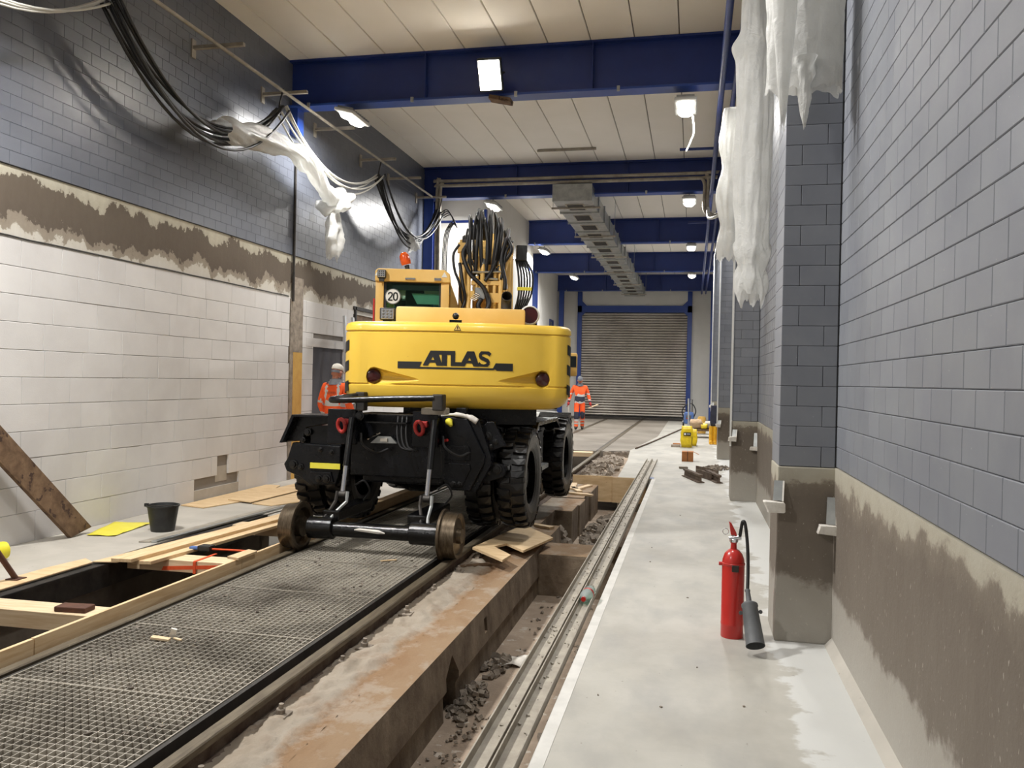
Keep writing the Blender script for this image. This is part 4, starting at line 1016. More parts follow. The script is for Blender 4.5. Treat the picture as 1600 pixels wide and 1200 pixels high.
# mudguards over the tyres
for s in (-1, 1):
    xa = -2.78 + s * .72; xb = -2.78 + s * 1.15; x0, x1 = min(xa, xb), max(xa, xb)
    part(MB().prism([(8.75, 1.06), (8.9, 1.14), (10.15, 1.14), (10.4, 1.02), (10.36, 1.0), (10.1, 1.1), (8.92, 1.1), (8.78, 1.03)], 'x', x0, x1), 'mudguard', 'black_paint')
    part(MB().prism([(11.15, 1.1), (11.3, 1.16), (11.45, 1.02), (11.4, 1.0), (11.28, 1.1), (11.18, 1.06)], 'x', x0, x1), 'mudguard', 'black_paint')
    part(MB().box(x0 + .1, x1 - .15, 9.05, 10.0, .62, .98), 'side_box', 'grey_plastic' if s > 0 else 'black_paint')
    part(MB().box(x0 + .05, x1 - .06, 9.15, 9.9, .55, .6), 'step', 'galvanised')
# rear carrier: cross plate, side plates, lobes, arms, bolts
part(MB().chbox(-3.3, -2.3, 7.68, 7.76, .62, 1.23, .01), 'cross_plate', 'black_paint')
part(MB().box(-3.25, -2.3, 7.7, 8.1, 1.2, 1.235), 'deck_lip', 'dusty_steel')
for (x0, x1) in ((-3.45, -3.16), (-2.585, -2.335)):
    p = part(MB().chbox(x0, x1, 7.46, 7.52, .94, 1.28, .008), 'towing_plate', 'black_paint')
    part(MB().box(x0 + .03, x0 + .06, 7.52, 7.7, .96, 1.26), 'rib', 'black_paint', p); part(MB().box(x1 - .06, x1 - .03, 7.52, 7.7, .96, 1.26), 'rib', 'black_paint', p)
def ring(b, c, r_, t_, ax):
    c = Vector(c); u_ = Vector(ax[0]); v_ = Vector(ax[1]); pts = [c + u_ * (r_ * math.cos(a)) + v_ * (r_ * 1.25 * math.sin(a)) for a in [2 * math.pi * i / 18 for i in range(19)]]
    return b.tube(pts, t_, 8)
for x in (-3.28, -2.5):
    p = part(ring(MB(), (x, 7.405, 1.125), .05, .019, ((.86, -.35, .25), (-.2, -.1, .95))), 'shackle', 'red_forged', smooth=60)
    part(MB().chbox(x - .045 + .05, x + .045 + .03, 7.41, 7.465, 1.13, 1.19, .012), 'shackle_lug', 'red_forged', p)
lobeR = [(-2.37, 1.24), (-2.09, 1.22), (-1.91, .87), (-1.92, .79), (-2.05, .53), (-2.24, .53), (-2.33, .63)]
pR = part(MB().prism(lobeR, 'y', 7.6, 7.68), 'lobe_plate', 'black_paint', bevel=.01)
part(MB().prism([(-2.31, .96), (-2.07, .96), (-2.05, .93), (-2.05, .82), (-2.31, .82)], 'y', 7.585, 7.61), 'cover_panel', 'black_paint', pR, bevel=.006)
part(MB().prism([(-2.31, .79), (-2.05, .79), (-2.04, .74), (-2.13, .56), (-2.23, .56), (-2.31, .66)], 'y', 7.585, 7.61), 'cover_panel', 'black_paint', pR, bevel=.006)
part(MB().prism([(-2.09, 1.22), (-1.98, 1.2), (-1.86, .86), (-1.86, .78), (-2.0, .52), (-2.05, .53), (-1.92, .79), (-1.91, .87)], 'y', 7.64, 7.9), 'lobe_side', 'black_paint', pR)
part(MB().prism([(-2.0, 1.12), (-1.92, 1.19), (-1.86, 1.19), (-1.74, .96), (-1.91, .9), (-1.98, .97)], 'y', 7.74, 7.8), 'arm_plate', 'black_paint', bevel=.008)
pA = part(MB().prism([(-1.98, .8), (-1.85, .8), (-1.76, .78), (-1.735, .72), (-1.76, .66), (-2.02, .57), (-2.1, .6)], 'y', 7.74, 7.82), 'arm_plate', 'black_paint', bevel=.008)
pL = part(MB().prism([(-3.93, .92), (-3.41, .9), (-3.41, .65), (-3.45, .52), (-3.72, .49), (-3.85, .58), (-3.99, .63), (-4.02, .7), (-3.98, .76)], 'y', 7.68, 7.76), 'lobe_plate', 'black_paint', bevel=.01)
part(MB().prism([(-3.9, 1.2), (-3.46, 1.2), (-3.46, 1.14), (-3.79, 1.07), (-3.83, .94), (-4.02, .92)], 'y', 7.7, 7.76), 'lobe_plate', 'black_paint', bevel=.01)
part(MB().prism([(-3.9, 1.205), (-3.48, 1.205), (-3.48, 1.19), (-3.88, 1.185), (-4.0, .92), (-4.03, .92)], 'y', 7.6, 8.0), 'lobe_flange', 'black_paint')
part(MB().prism([(-3.75, 1.1), (-3.42, 1.1), (-3.42, .88), (-3.75, .9)], 'y', 7.72, 7.9), 'lobe_plate', 'black_paint')
part(MB().prism([(-3.72, .64), (-3.5, .64), (-3.47, .54), (-3.68, .51), (-3.74, .56)], 'y', 7.66, 7.69), 'cover_panel', 'black_paint', pL, bevel=.006)
for (x, z, r_, y) in ((-1.92, 1.05, .03, 7.72), (-1.84, 1.0, .02, 7.72), (-1.89, .95, .02, 7.72), (-1.82, .735, .034, 7.72), (-1.9, .7, .018, 7.72), (-2.21, .59, .022, 7.575), (-2.15, .59, .022, 7.575), (-3.77, 1.03, .026, 7.68), (-3.82, .95, .02, 7.68), (-3.91, .7, .032, 7.66), (-3.83, .68, .024, 7.66), (-3.62, .575, .026, 7.64), (-3.54, .575, .03, 7.64), (-3.12, 1.22, .03, 7.45), (-3.5, .84, .018, 7.66), (-3.62, .86, .018, 7.66)):
    part(MB().lathe([(r_ * 1.5, .02), (r_ * 1.5, .008), (r_, .006), (r_, -.014), (0, -.016)], (x, y, z), (0, 1, 0), 6 if r_ < .025 else 10), 'bolt', 'black_gloss')
part(MB().box(-3.72, -3.4, 7.655, 7.665, .672, .728), 'marking_strip', 'yellow_plastic')
part(MB().prism([(-2.99, 1.02), (-2.86, 1.02), (-2.8, .955), (-3.07, .95)], 'y', 7.62, 7.67), 'lamp_bracket', 'galvanised')
part(MB().box(-2.96, -2.89, 7.6, 7.62, .97, 1.0), 'plate', 'dusty_steel')
part(MB().cyl((-3.09, 7.6, .99), (-2.95, 7.58, 1.06), .009, seg=6), 'rod', 'chrome')
part(MB().box(-3.1, -2.68, 7.55, 7.7, 1.15, 1.165), 'tray', 'black_gloss')
part(MB().lathe([(.0, -.03), (.03, -.022), (.038, 0), (.026, .025), (.016, .05)], (-2.26, 7.57, 1.185), (.5, -.3, -.6), 12), 'plug', 'yellow_plastic', smooth=60)
part(MB().cyl((-2.31, 7.59, 1.0), (-2.27, 7.57, 1.01), .014, seg=8), 'nipple', 'red_forged')
b = MB(); b.tube(bez([(-2.35, 7.62, 1.24), (-2.2, 7.6, 1.255), (-2.08, 7.62, 1.235), (-2.0, 7.64, 1.19)], 5), [.012] * 5 + [.022] * 6 + [.03] * 5, 8); part(b, 'rag', 'paper_white', smooth='all')
# bumper bar with its posts
part(MB().tube(bez([(-3.12, 7.5, 1.42), (-3.22, 7.38, 1.4), (-3.33, 7.28, 1.375), (-3.2, 7.24, 1.375), (-2.7, 7.24, 1.4), (-2.3, 7.24, 1.415)], 7), .03, 10), 'bumper_bar', 'black_gloss', smooth=60)
part(MB().chbox(-2.32, -2.22, 7.22, 7.34, 1.3, 1.45, .012), 'bar_bracket', 'dark_steel'); part(MB().chbox(-2.45, -2.22, 7.3, 7.46, 1.26, 1.32, .01), 'bar_bracket', 'dusty_steel')
part(MB().chbox(-3.16, -3.07, 7.44, 7.54, 1.27, 1.45, .012), 'bar_bracket', 'dark_steel')
part(MB().chbox(-2.2, -2.1, 7.6, 7.7, 1.24, 1.32, .01), 'bar_bracket', 'black_paint')
# lowering cylinders and links to the rail axle
for x in (-3.18, -2.355):
    c = part(MB().cyl((x, 7.42, 1.2), (x - .003, 7.31, .75), .032, seg=14), 'cylinder_barrel', 'black_gloss', smooth=50)
    part(MB().cyl((x - .003, 7.31, .76), (x - .006, 7.25, .5), .023, seg=14), 'piston_rod', 'chrome', c, smooth=50)
    part(MB().lathe([(.028, -.035), (.034, -.03), (.034, .03), (.028, .035)], (x, 7.24, .49), (1, 0, 0), 12), 'rod_eye', 'dark_steel', c, smooth=40)
    for s in (-1, 1):
        part(MB().tube([(x + s * .05, 7.23, .52), (x + s * .055, 7.2, .43), (x + s * .03 - (.06 if x < -3 else -.02), 7.12, .33), (x + s * .035 - (.09 if x < -3 else -.03), 7.08, .27)], [.018, .016, .014, .016], 6), 'link', 'galvanised' if s > 0 else 'dark_steel', c)
    part(MB().chbox(x - .14, x + .03, 7.1, 7.9, .26, .36, .015), 'swing_arm', 'black_gloss')
    part(MB().tube(bez([(x + .06, 7.5, 1.05), (x + .1, 7.45, .95), (x + .22, 7.5, .87), (x + .3, 7.6, .9)], 5), .012, 6), 'hydraulic_hose', 'hose_rubber', c)
    part(MB().tube(bez([(x + .05, 7.4, .56), (x + .12, 7.45, .6), (x + .16, 7.5, .5), (x + .08, 7.55, .4)], 5), .01, 6), 'hydraulic_hose', 'hose_rubber', c)
for i in range(3):
    part(MB().tube(bez([(-2.78 + .045 * i, 7.6, 1.22), (-2.77 + .045 * i, 7.55, 1.05), (-2.72 + .04 * i, 7.52, .93), (-2.6 + .03 * i, 7.5, .9)], 5), .011, 6), 'hydraulic_hose', 'hose_rubber', smooth='all')
def rail_axle(y):
    a = part(MB().cyl((-3.2, y, .2), (-2.4, y, .2), .068, seg=18), 'rail_axle', 'black_gloss', smooth=50)
    for (x0, x1) in ((-3.42, -3.17), (-2.44, -2.17)):
        part(MB().lathe([(.085, 0), (.1, .01), (.1, x1 - x0 - .01), (.085, x1 - x0)], (x0, y, .205), (1, 0, 0), 20), 'hub_tube', 'black_gloss', a, smooth=45)
    part(MB().tube([(-2.95, y - .066, .215), (-2.9, y - .07, .22), (-2.72, y - .07, .21), (-2.66, y - .066, .2)], [.006, .016, .02, .006], 6), 'paint_splash', 'paper_white', a)
    for (x, s) in ((-3.565, -1), (-2.06, 1)):
        prof = [(.03, .1), (.07, .1), (.075, .06), (.17, .055), (.19, .07), (.218, .072), (.222, .0), (.227, -.045), (.25, -.055), (.252, -.075), (.235, -.085), (.19, -.08), (.17, -.03), (.1, -.02), (.1, -.09), (.03, -.09)]
        wv = part(MB().lathe([(r_ * .92, h_) for r_, h_ in prof], (x, y, .207), (s, 0, 0), 40), 'rail_wheel', 'wheel_tread', a, smooth=40)
    return a
rail_axle(7.05); rail_axle(12.35)
for x in (-3.25, -2.32): part(MB().chbox(x - .07, x + .07, 11.9, 12.4, .24, .6, .02), 'swing_arm', 'black_paint')
# ================================================================== TRACK, GRATING, FORMWORK
def rail(name, xc, y0, y1, label, top=0.0):
    p = [(-.036, -.006), (-.03, 0), (.03, 0), (.036, -.006), (.036, -.034), (.012, -.046), (.009, -.105), (.066, -.12), (.066, -.13), (-.066, -.13), (-.066, -.12), (-.009, -.105), (-.012, -.046), (-.036, -.034)]
    b = MB(); b.prism([(xc + x, top + z) for x, z in p], 'y', y0, y1)
    b.mi = [1] * len(b.mi)
    for i, f in enumerate(b.f):
        zs = [b.v[k].z - top for k in f]
        if min(zs) > -.0065 or (len(f) == 4 and min(zs) > -.035): b.mi[i] = 0
    o = b.build(name, ['rail_steel', 'rail_rust']); return tag(o, label, 'rail')
rail('rail', -2.07, Y0, 19.0, 'rusty near rail bolted to the concrete beam, excavator wheel on it')
rail('rail', -3.545, Y0, 19.0, 'left rail between the grating and the timber edge boards')
for (x, l) in ((-2.07, 'dark grooved rail in the far concrete, nearer the platform'), (-3.545, 'pale grooved rail in the far concrete, by the walking worker')):
    o = MB().box(x - .05, x + .05, 19.06, 37.3, -.004, .004).build('rail', 'rail_steel'); tag(o, l, 'rail')
    MB().box(x - .08, x - .05, 19.06, 37.3, -.004, .003).build('groove', 'decal_black', o)
# rail clamps with bolts along the near rail
cl = None
for k, y in enumerate((3.1, 3.79, 4.53, 4.87, 5.65, 6.3, 7.0, 7.7)):
    t = empty('rail_clamp', (-1.98, y, -.12))
    MB().chbox(-2.02, -1.93, y - .05, y + .05, -.122, -.09, .006).build('clamp_plate', 'rubble_grey', t)
    MB().lathe([(.024, 0), (.024, .022), (.02, .026), (.013, .026), (.013, .05), (.0, .052)], (-1.975, y, -.09), (.08, 0, 1), 8).build('bolt', 'rubble_grey', t)
    tag(t, ('nearest', 'second', 'third', 'fourth', 'fifth', 'sixth', 'seventh', 'farthest')[k] + ' dusty bolted clamp along the foot of the near rail', 'clamp', 'rail clamps along the near rail')
# grating panels
PX0, PX1, PL = -3.44, -2.205, 1.0
def grating_meshes():
    b = MB(); W = PX1 - PX0; nb = 29; nr = 20
    for i in range(1, nb):
        x = W * i / nb; b.box(x - .0016, x + .0016, .004, PL - .004, -.032, 0)
    for j in range(1, nr):
        y = PL * j / nr; b.box(.004, W - .004, y - .0016, y + .0016, -.022, -.001)
    f = MB().box(0, .007, .002, PL - .002, -.038, .001).box(W - .007, W, .002, PL - .002, -.038, .001).box(.007, W - .007, .002, .008, -.036, .0005).box(.007, W - .007, PL - .008, PL - .002, -.036, .0005)
    return mesh_of(b, 'bars', 'grating_steel'), mesh_of(f, 'frame', 'dusty_steel')
gb, gf = grating_meshes()
gl = ['grating panel at the bottom left corner of the picture', 'grating panel nearest the camera with a full width in view', 'grating panel with the torn paper scrap on it', 'grating panel just beyond the paper scrap', 'grating panel before the rail axle', 'grating panel directly under the rail axle', 'grating panel behind the rail axle', 'grating panel in shadow under the chassis', 'grating panel under the chassis middle', 'farthest grating panel under the chassis']
for k in range(10):
    y = 1.645 + k * PL
    t = empty('grating_panel', ((PX0 + PX1) / 2, y + PL / 2, -.04)); tag(t, gl[k], 'grating', 'steel gratings between the rails')
    q = place(gb, 'bars', t, (PX0, y, 0)); q['kind'] = 'stuff'; place(gf, 'frame', t, (PX0, y, 0))
b = MB()
for i in range(240):
    x, y = random.uniform(PX0 + .05, PX1 - .05), 2.7 + 6 * random.random()
    if nz(x * 2.2, y * 1.6, 5) > .0: b.cbox((x, y, -.004), (random.uniform(.01, .035), random.uniform(.01, .035), .008), (0, 0, random.uniform(0, 90)))
tag(b.build('dirt', 'pit_wall'), 'dark dirt crumbs lying in the grating', kind='stuff')
# steel bearers under the grating and angle beside the rail
for (x, l) in ((-3.452, 'dark steel angle along the left edge of the grating'), (-2.187, 'dark steel angle along the near rail edge of the grating')):
    o = MB().box(x - .012, x + .012, Y0, 12, -.3, -.002).build('steel_angle', 'dark_steel'); tag(o, l, 'angle bar')
b = MB().box(-4.86, -4.74, Y0, 8.7, -.03, -.012).box(-4.755, -4.742, Y0, 8.7, -.2, -.012); tag(b.build('steel_angle', 'dark_steel'), 'dark steel angle along the far edge of the open pit', 'angle bar')
tag(MB().box(-4.3, -4.2, Y0, 8.7, -.3, -.22).build('steel_angle', 'rust'), 'rusty steel bar running lengthwise down inside the open pit', 'angle bar')
for k, (x, y) in enumerate(((-4.25, 5.5), (-4.25, 6.9), (-4.25, 4.2), (-4.25, 7.9))):
    o = MB().box(x - .05, x + .05, y - .05, y + .05, -.78, -.3).build('pit_prop', 'old_wood'); tag(o, ('short prop in the open pit between the two near cross timbers', 'short prop in the open pit beyond the strapped timber', 'short prop in the open pit at the picture edge', 'short prop in the pit beside the rail wheel')[k], 'prop')
# timber
def board(name, pts, z0, z1, mat, label, cat='board', bevel=.003):
    o = MB().prism(pts, 'z', z0, z1).build(name, mat, bevel=bevel); return tag(o, label, cat)
board('edge_board', [(-3.655, 0.5), (-3.628, 0.5), (-3.628, 4.02), (-3.655, 4.02)], -.05, .07, 'wood_y', 'timber edge board of the pit at the lower left picture edge')
board('edge_board', [(-3.655, 4.025), (-3.628, 4.025), (-3.628, 6.24), (-3.655, 6.24)], -.05, .072, 'wood_y', 'long timber edge board between the grating and the open pit')
board('edge_board', [(-3.655, 6.245), (-3.628, 6.245), (-3.628, 8.7), (-3.655, 8.7)], -.05, .069, 'wood_y', 'timber edge board running behind the left rail wheel')
for k, (y0, y1, x0, l) in enumerate(((4.62, 4.84, -4.74, 'nearest cross timber over the open pit with a rusty block on it'), (6.28, 6.5, -4.74, 'middle cross timber over the pit with the orange strap'), (7.95, 8.15, -4.74, 'farthest cross timber over the pit beside the rail wheel'))):
    board('cross_timber', [(x0, y0), (-3.66, y0 + .02), (-3.66, y1 + .02), (x0, y1)], -.1, .0 if k else .015, 'wood_x', l, 'timber')
board('plank', [(-4.645, 5.95), (-4.47, 5.97), (-4.24, 8.55), (-4.42, 8.6)], .032, .062, 'wood_y', 'upper loose plank lying lengthwise over the pit', 'plank')
board('plank', [(-4.53, 6.05), (-4.36, 6.07), (-4.17, 8.3), (-4.34, 8.32)], .001, .03, 'wood_y', 'lower loose plank half hidden under the other plank', 'plank')
board('plank', [(-4.86, 6.0), (-4.66, 6.05), (-4.52, 7.3), (-4.7, 7.4)], .001, .012, 'plywood', 'thin pale offcut beside the two loose planks', 'plank')
board('wood_block', [(-3.72, 6.17), (-3.6, 6.14), (-3.6, 6.44), (-3.7, 6.47)], .073, .095, 'wood_y', 'small wood block on the edge board by the strap', 'wood block')
board('rusty_block', [(-4.06, 4.66), (-3.84, 4.68), (-3.85, 4.79), (-4.07, 4.77)], .016, .05, 'rust', 'rust brown block on the nearest cross timber', 'block', .006)
board('plywood_sheet', [(-5.05, 4.0), (-4.84, 4.0), (-4.84, 5.98), (-4.99, 6.08), (-5.04, 5.7)], .001, .013, 'plywood', 'splintered plywood strip on the floor along the pit edge', 'plywood')
board('plywood_sheet', [(-5.97, 8.86), (-5.61, 8.77), (-5.4, 9.6), (-5.75, 10.9), (-5.97, 10.9)], .001, .014, 'plywood', 'plywood sheet on the floor along the white wall near the bucket', 'plywood')
board('plywood_sheet', [(-5.66, 9.38), (-5.28, 9.27), (-5.2, 10.9), (-5.6, 11.1)], .015, .028, 'plywood', 'plywood sheet overlapping the one by the wall', 'plywood')
board('plywood_sheet', [(-5.26, 9.26), (-4.95, 9.18), (-4.72, 9.75), (-4.9, 10.6), (-5.2, 10.6)], .001, .014, 'plywood', 'plywood sheet nearest the left tyre', 'plywood')
board('flat_bar', [(-5.04, 6.83), (-4.94, 6.86), (-4.84, 9.2), (-4.93, 9.2)], .001, .012, 'dusty_steel', 'wide grey flat steel bar on the floor behind the bucket', 'steel bar')
board('flat_bar', [(-4.92, 6.85), (-4.87, 6.87), (-4.75, 9.2), (-4.8, 9.2)], .001, .02, 'galvanised', 'narrow bright steel bar on the floor beside the wide one', 'steel bar')
# timbers seen under and behind the chassis
for k, (x0, x1, y0, y1, z0, z1, l) in enumerate(((-3.62, -2.1, 13.0, 13.2, .0, .12, 'cross timber on the rails far under the chassis'), (-3.75, -3.63, 8.8, 14, -.02, .1, 'timber rail along the track under the far side of the chassis'), (-3.4, -2.2, 18.7, 19.0, -.12, -.02, 'timber edge at the rim of the far concrete between the rails'))):
    o = MB().box(x0, x1, y0, y1, z0, z1).build('timber', 'wood_x' if k != 1 else 'wood_y', bevel=.004); tag(o, l, 'timber')
for k, (x, y, a, ln) in enumerate(((-1.75, 12.9, 20, .5), (-1.68, 13.2, -15, .6), (-1.62, 12.4, 70, .4), (-1.85, 13.3, 5, .7), (-1.75, 9.55, 60, .45))):
    o = MB().cbox((x, y, -.104), (.09, ln, .03), (0, 0, a)).build('wood_offcut', 'wood_x', bevel=.003); tag(o, ('pale wood offcut behind the far right tyre', 'pale wood offcut against the plywood shutter', 'short wood offcut on the broken beam end', 'long wood offcut by the rail behind the far tyre', 'wood offcut between the two right tyres')[k], 'wood offcut')
# U-shaped plywood piece on the beam
up_ = [(-2.0, 7.55), (-1.84, 9.2), (-1.4, 8.6), (-1.54, 7.7), (-1.76, 7.95), (-1.83, 7.72), (-1.6, 7.42), (-1.62, 7.16)]
m_ = Matrix.Translation((0, 0, -.09))
o = MB().prism(up_, 'z', 0, .022).build('plywood_cutout', 'plywood'); o.location.z = -.115 + .07; o.rotation_euler = (R(-1.5), R(3.5), 0); tag(o, 'U-shaped plywood cut-out lying on the concrete beam before the tyre', 'plywood')
o = MB().cbox((-1.9, 7.3, -.105), (.06, .3, .025), (0, 4, -50)).build('wood_offcut', 'old_wood'); tag(o, 'small grey wood offcut beside the U-shaped plywood', 'wood offcut')
# two steel channels over the trench
def channel(x0, x1, y0, y1, z, ang, label):
    wd = x1 - x0; t = .008; h = .05
    prof = [(0, 0), (wd, 0), (wd, h), (wd - t, h), (wd - t, t), (t, t), (t, h), (0, h)]
    b = MB().prism(prof, 'y', 0, y1 - y0)
    m = Matrix.Translation((x0, y0, z)) @ Matrix.Rotation(ang, 4, 'Z'); b.xf(m)
    o = b.build('steel_channel', 'dusty_steel', bevel=.002); tag(o, label, 'steel channel')
    bb = MB()
    for i in range(200):
        y = random.uniform(.2, y1 - y0 - .2); s = random.uniform(.004, .014); bb.cbox((random.uniform(.015, wd - .015), y, t + s * .3), (s, s, s * .6), (20, 10, random.uniform(0, 90)))
    bb.xf(m); q = bb.build('grit', 'dusty_steel', o); q['kind'] = 'stuff'
channel(-.875, -.775, 1.0, 17.1, .001, .0004, 'steel channel over the trench, on the trench side')
channel(-.765, -.665, 1.0, 17.1, .001, .0004, 'steel channel over the trench, next to the platform edge, bottle on it')
tag(MB().box(-.9, -.6, 13.96, 14.1, .0005, .0012).build('blue_film', 'blue_plastic'), 'scrap of blue film on the platform corner at the channels', 'film')
# ================================================================== SMALL THINGS
# fire extinguisher
t = empty('fire_extinguisher', (.282, 5.43, 0)); ex_, ey_ = .275, 5.43
MB().lathe([(.068, .0), (.07, .004), (.07, .075), (.0715, .08), (.0715, .09), (.07, .095), (.07, .455), (.067, .49), (.055, .525), (.035, .548), (.022, .556)], (ex_, ey_, 0), (0, 0, 1), 36).build('cylinder', 'red_paint', t, smooth=50)
MB().lathe([(.02, .55), (.018, .59), (.022, .595), (.022, .605)], (ex_, ey_, 0), (0, 0, 1), 18).build('neck', 'red_paint', t, smooth=40)
MB().lathe([(.071, .455), (.073, .458), (.073, .468), (.071, .47)], (ex_, ey_, 0), (0, 0, 1), 36, caps=False).build('strap_band', 'red_paint', t, smooth=40)
MB().chbox(ex_ - .012, ex_ + .03, ey_ - .085, ey_ - .068, .425, .465, .003).build('strap_buckle', 'dark_steel', t)
MB().cyl((ex_ - .09, ey_ - .01, .46), (ex_ - .068, ey_ - .01, .46), .012, seg=10).build('carry_stud', 'red_paint', t)
MB().lathe([(.026, .6), (.028, .615), (.016, .625), (.016, .645)], (ex_, ey_, 0), (0, 0, 1), 14).cyl((ex_ - .03, ey_ - .01, .62), (ex_ + .045, ey_ - .01, .632), .013, seg=10).build('valve', 'chrome', t, smooth=40)
MB().prism([(ex_ - .02, .645), (ex_ + .018, .64), (ex_ + .014, .66), (ex_ - .018, .72), (ex_ - .034, .728), (ex_ - .03, .715)], 'y', ey_ - .016, ey_ + .016).build('lever', 'red_paint', t, bevel=.003)
ring(MB(), (ex_ - .052, ey_ - .01, .665), .018, .0022, ((1, 0, 0), (0, 0, .85))).build('pull_ring', 'chrome', t, smooth='all')
MB().tube(bez([(ex_ + .035, ey_ - .01, .635), (ex_ + .042, ey_ - .02, .69), (ex_ + .05, ey_ - .03, .735), (ex_ + .065, ey_ - .035, .72), (ex_ + .08, ey_ - .05, .6), (ex_ + .085, ey_ - .08, .46), (ex_ + .081, ey_ - .138, .324)], 7), .0105, 10).build('hose', 'hose_rubber', t, smooth='all')
hn = Vector((ex_ + .08, ey_ - .13, .335)); he = Vector((ex_ + .118, ey_ - .36, .06)); ax_ = (he - hn).normalized(); Lh = (he - hn).length
MB().lathe([(.012, 0), (.017, .004), (.017, .012), (.0145, .016), (.0165, .085), (.04, .092), (.049, .1), (.05, .112), (.046, .118), (.055, Lh - .01), (.0565, Lh), (.0535, Lh), (.044, .13), (.012, .1)], hn, ax_, 28, caps=False).build('horn', 'grey_plastic', t, smooth=40)
MB().lathe([(.045, 0), (.045, .004)], hn + ax_ * .2, ax_, 20).build('horn_inside', 'decal_black', t)
b = MB(); sd = ax_.cross(Vector((0, 1, 0))).normalized()
for s in (-1, 1): b.lathe([(.004, -.004), (.012, -.004), (.012, .004), (.004, .004)], hn + ax_ * .15 + sd * s * .058, (0, 1, 0), 10)
b.build('horn_lugs', 'grey_plastic', t)
# vertical lettering strip on the cylinder (illegible print)
b = MB()
for i in range(11):
    a0 = -1.05; zc_ = .41 - i * .022
    for j in range(2):
        a = a0 + j * .09; b.add([(ex_ + .0706 * math.cos(a + d1), ey_ + .0706 * math.sin(a + d1), zc_ + d2) for d1, d2 in ((0, 0), (.05, .002), (.05, .012), (0, .01))], [(0, 1, 2, 3)])
b.build('print', 'red_forged', t)
tag(t, 'red carbon dioxide fire extinguisher with black horn on the platform', 'fire extinguisher')

# bucket
t = empty('bucket', (-5.2, 7.42, 0)); bx, by = -5.2, 7.42
MB().lathe([(.0, .012), (.105, .012), (.108, .0), (.112, .0), (.15, .245), (.158, .247), (.16, .262), (.15, .265), (.146, .255), (.108, .02), (0, .02)], (bx, by, 0), (0, 0, 1), 32, caps=False).build('pail', 'black_plastic', t, smooth=40)
MB().tube(bez([(bx - .155, by, .25), (bx - .13, by - .07, .272), (bx, by - .145, .27), (bx + .13, by - .07, .272), (bx + .155, by, .25)], 7), .006, 6).build('handle', 'dark_steel', t, smooth='all')
MB().chbox(bx - .14, bx - .1, by - .11, by - .08, .25, .285, .006).build('handle_grip', 'black_plastic', t)
tag(t, 'black plastic builder bucket on the floor by the white wall', 'bucket')
# yellow sheet
def sheet(name, pts, mat, label, cat, n=10, h=.02, seed=0):
    a, b_, c, d = [Vector((*p, 0)) for p in pts]; vs = []
    for j in range(n + 1):
        for i in range(n + 1):
            p = a.lerp(b_, i / n).lerp(d.lerp(c, i / n), j / n); p.z = .006 + h * abs(nz(p.x * 6 + seed, p.y * 6)) ; vs.append(p)
    fs = [(j * (n + 1) + i, j * (n + 1) + i + 1, (j + 1) * (n + 1) + i + 1, (j + 1) * (n + 1) + i) for j in range(n) for i in range(n)]
    o = MB().add(vs, fs).build(name, mat, smooth='all', solid=.002); return tag(o, label, cat)
sheet('yellow_sheet', [(-5.7, 6.95), (-5.43, 7.0), (-5.55, 7.75), (-5.94, 7.65)], 'yellow_plastic', 'yellow plastic sheet on the floor at the foot of the leaning board', 'sheet')
# leaning board, rusty prop, yellow roll
d_ = (Vector((-5.93, 5.0, 1.92)) - Vector((-5.78, 6.9, 0))).normalized(); n_ = Vector((1, .08, 0)).normalized(); n_ = (n_ - d_ * n_.dot(d_)).normalized(); s_ = d_.cross(n_)
m = Matrix(((d_.x, s_.x, n_.x, -5.79), (d_.y, s_.y, n_.y, 6.86), (d_.z, s_.z, n_.z, .13), (0, 0, 0, 1)))
b = MB().prism([(-.06, -.12), (2.7, -.12), (2.7, .12), (-.22, .12)], 'z', -.022, .022, m)
for v in b.v: v.z = max(v.z, .001)
o = b.build('board', 'old_wood', bevel=.003); tag(o, 'stained old board leaning against the white wall', 'board')
t = empty('steel_prop', (-4.97, 5.32, 0))
MB().tube([(-4.97, 5.32, .012), (-5.12, 4.9, .75)], .021, 10).build('tube', 'rust', t, smooth=50)
MB().box(-5.02, -4.92, 5.27, 5.37, .0135, .02).build('foot_plate', 'rust', t)
MB().tube([(-5.01, 5.22, .2), (-5.6, 5.3, .2)], .012, 8).build('cross_bar', 'galvanised', t, smooth=50)
tag(t, 'rusty tubular prop with cross bar at the left picture edge', 'prop')
o = MB().lathe([(.0, 0), (.07, 0), (.075, .02), (.075, .24), (.07, .26), (.0, .26)], (-5.62, 5.9, .076), (-.3, -1, 0), 20).build('yellow_roll', 'yellow_plastic', smooth=45); tag(o, 'yellow roll on the floor behind the rusty prop', 'roll')
# strap across the pit
t = empty('ratchet_strap', (-4.0, 6.5, 0))
MB().tube([(-4.33, 6.62, .035), (-3.68, 6.62, .045)], .009, 6).build('webbing', 'orange_strap', t)
MB().add([(-4.4, 6.27, -.09), (-4.38, 6.27, -.055), (-3.75, 6.275, -.005), (-3.75, 6.275, -.035)], [(0, 1, 2, 3)]).build('webbing', 'orange_strap', t, solid=.003)
MB().box(-4.1, -4.075, 6.268, 6.276, -.1, .0).box(-4.1, -4.075, 6.276, 6.6, .001, .006).build('webbing', 'orange_strap', t)
MB().chbox(-4.26, -4.14, 6.57, 6.67, .02, .07, .012).build('ratchet', 'black_plastic', t); MB().chbox(-4.36, -4.26, 6.6, 6.65, .025, .05, .008).build('ratchet_handle', 'blue_plastic', t)
tag(t, 'orange ratchet strap around the middle cross timber', 'strap')
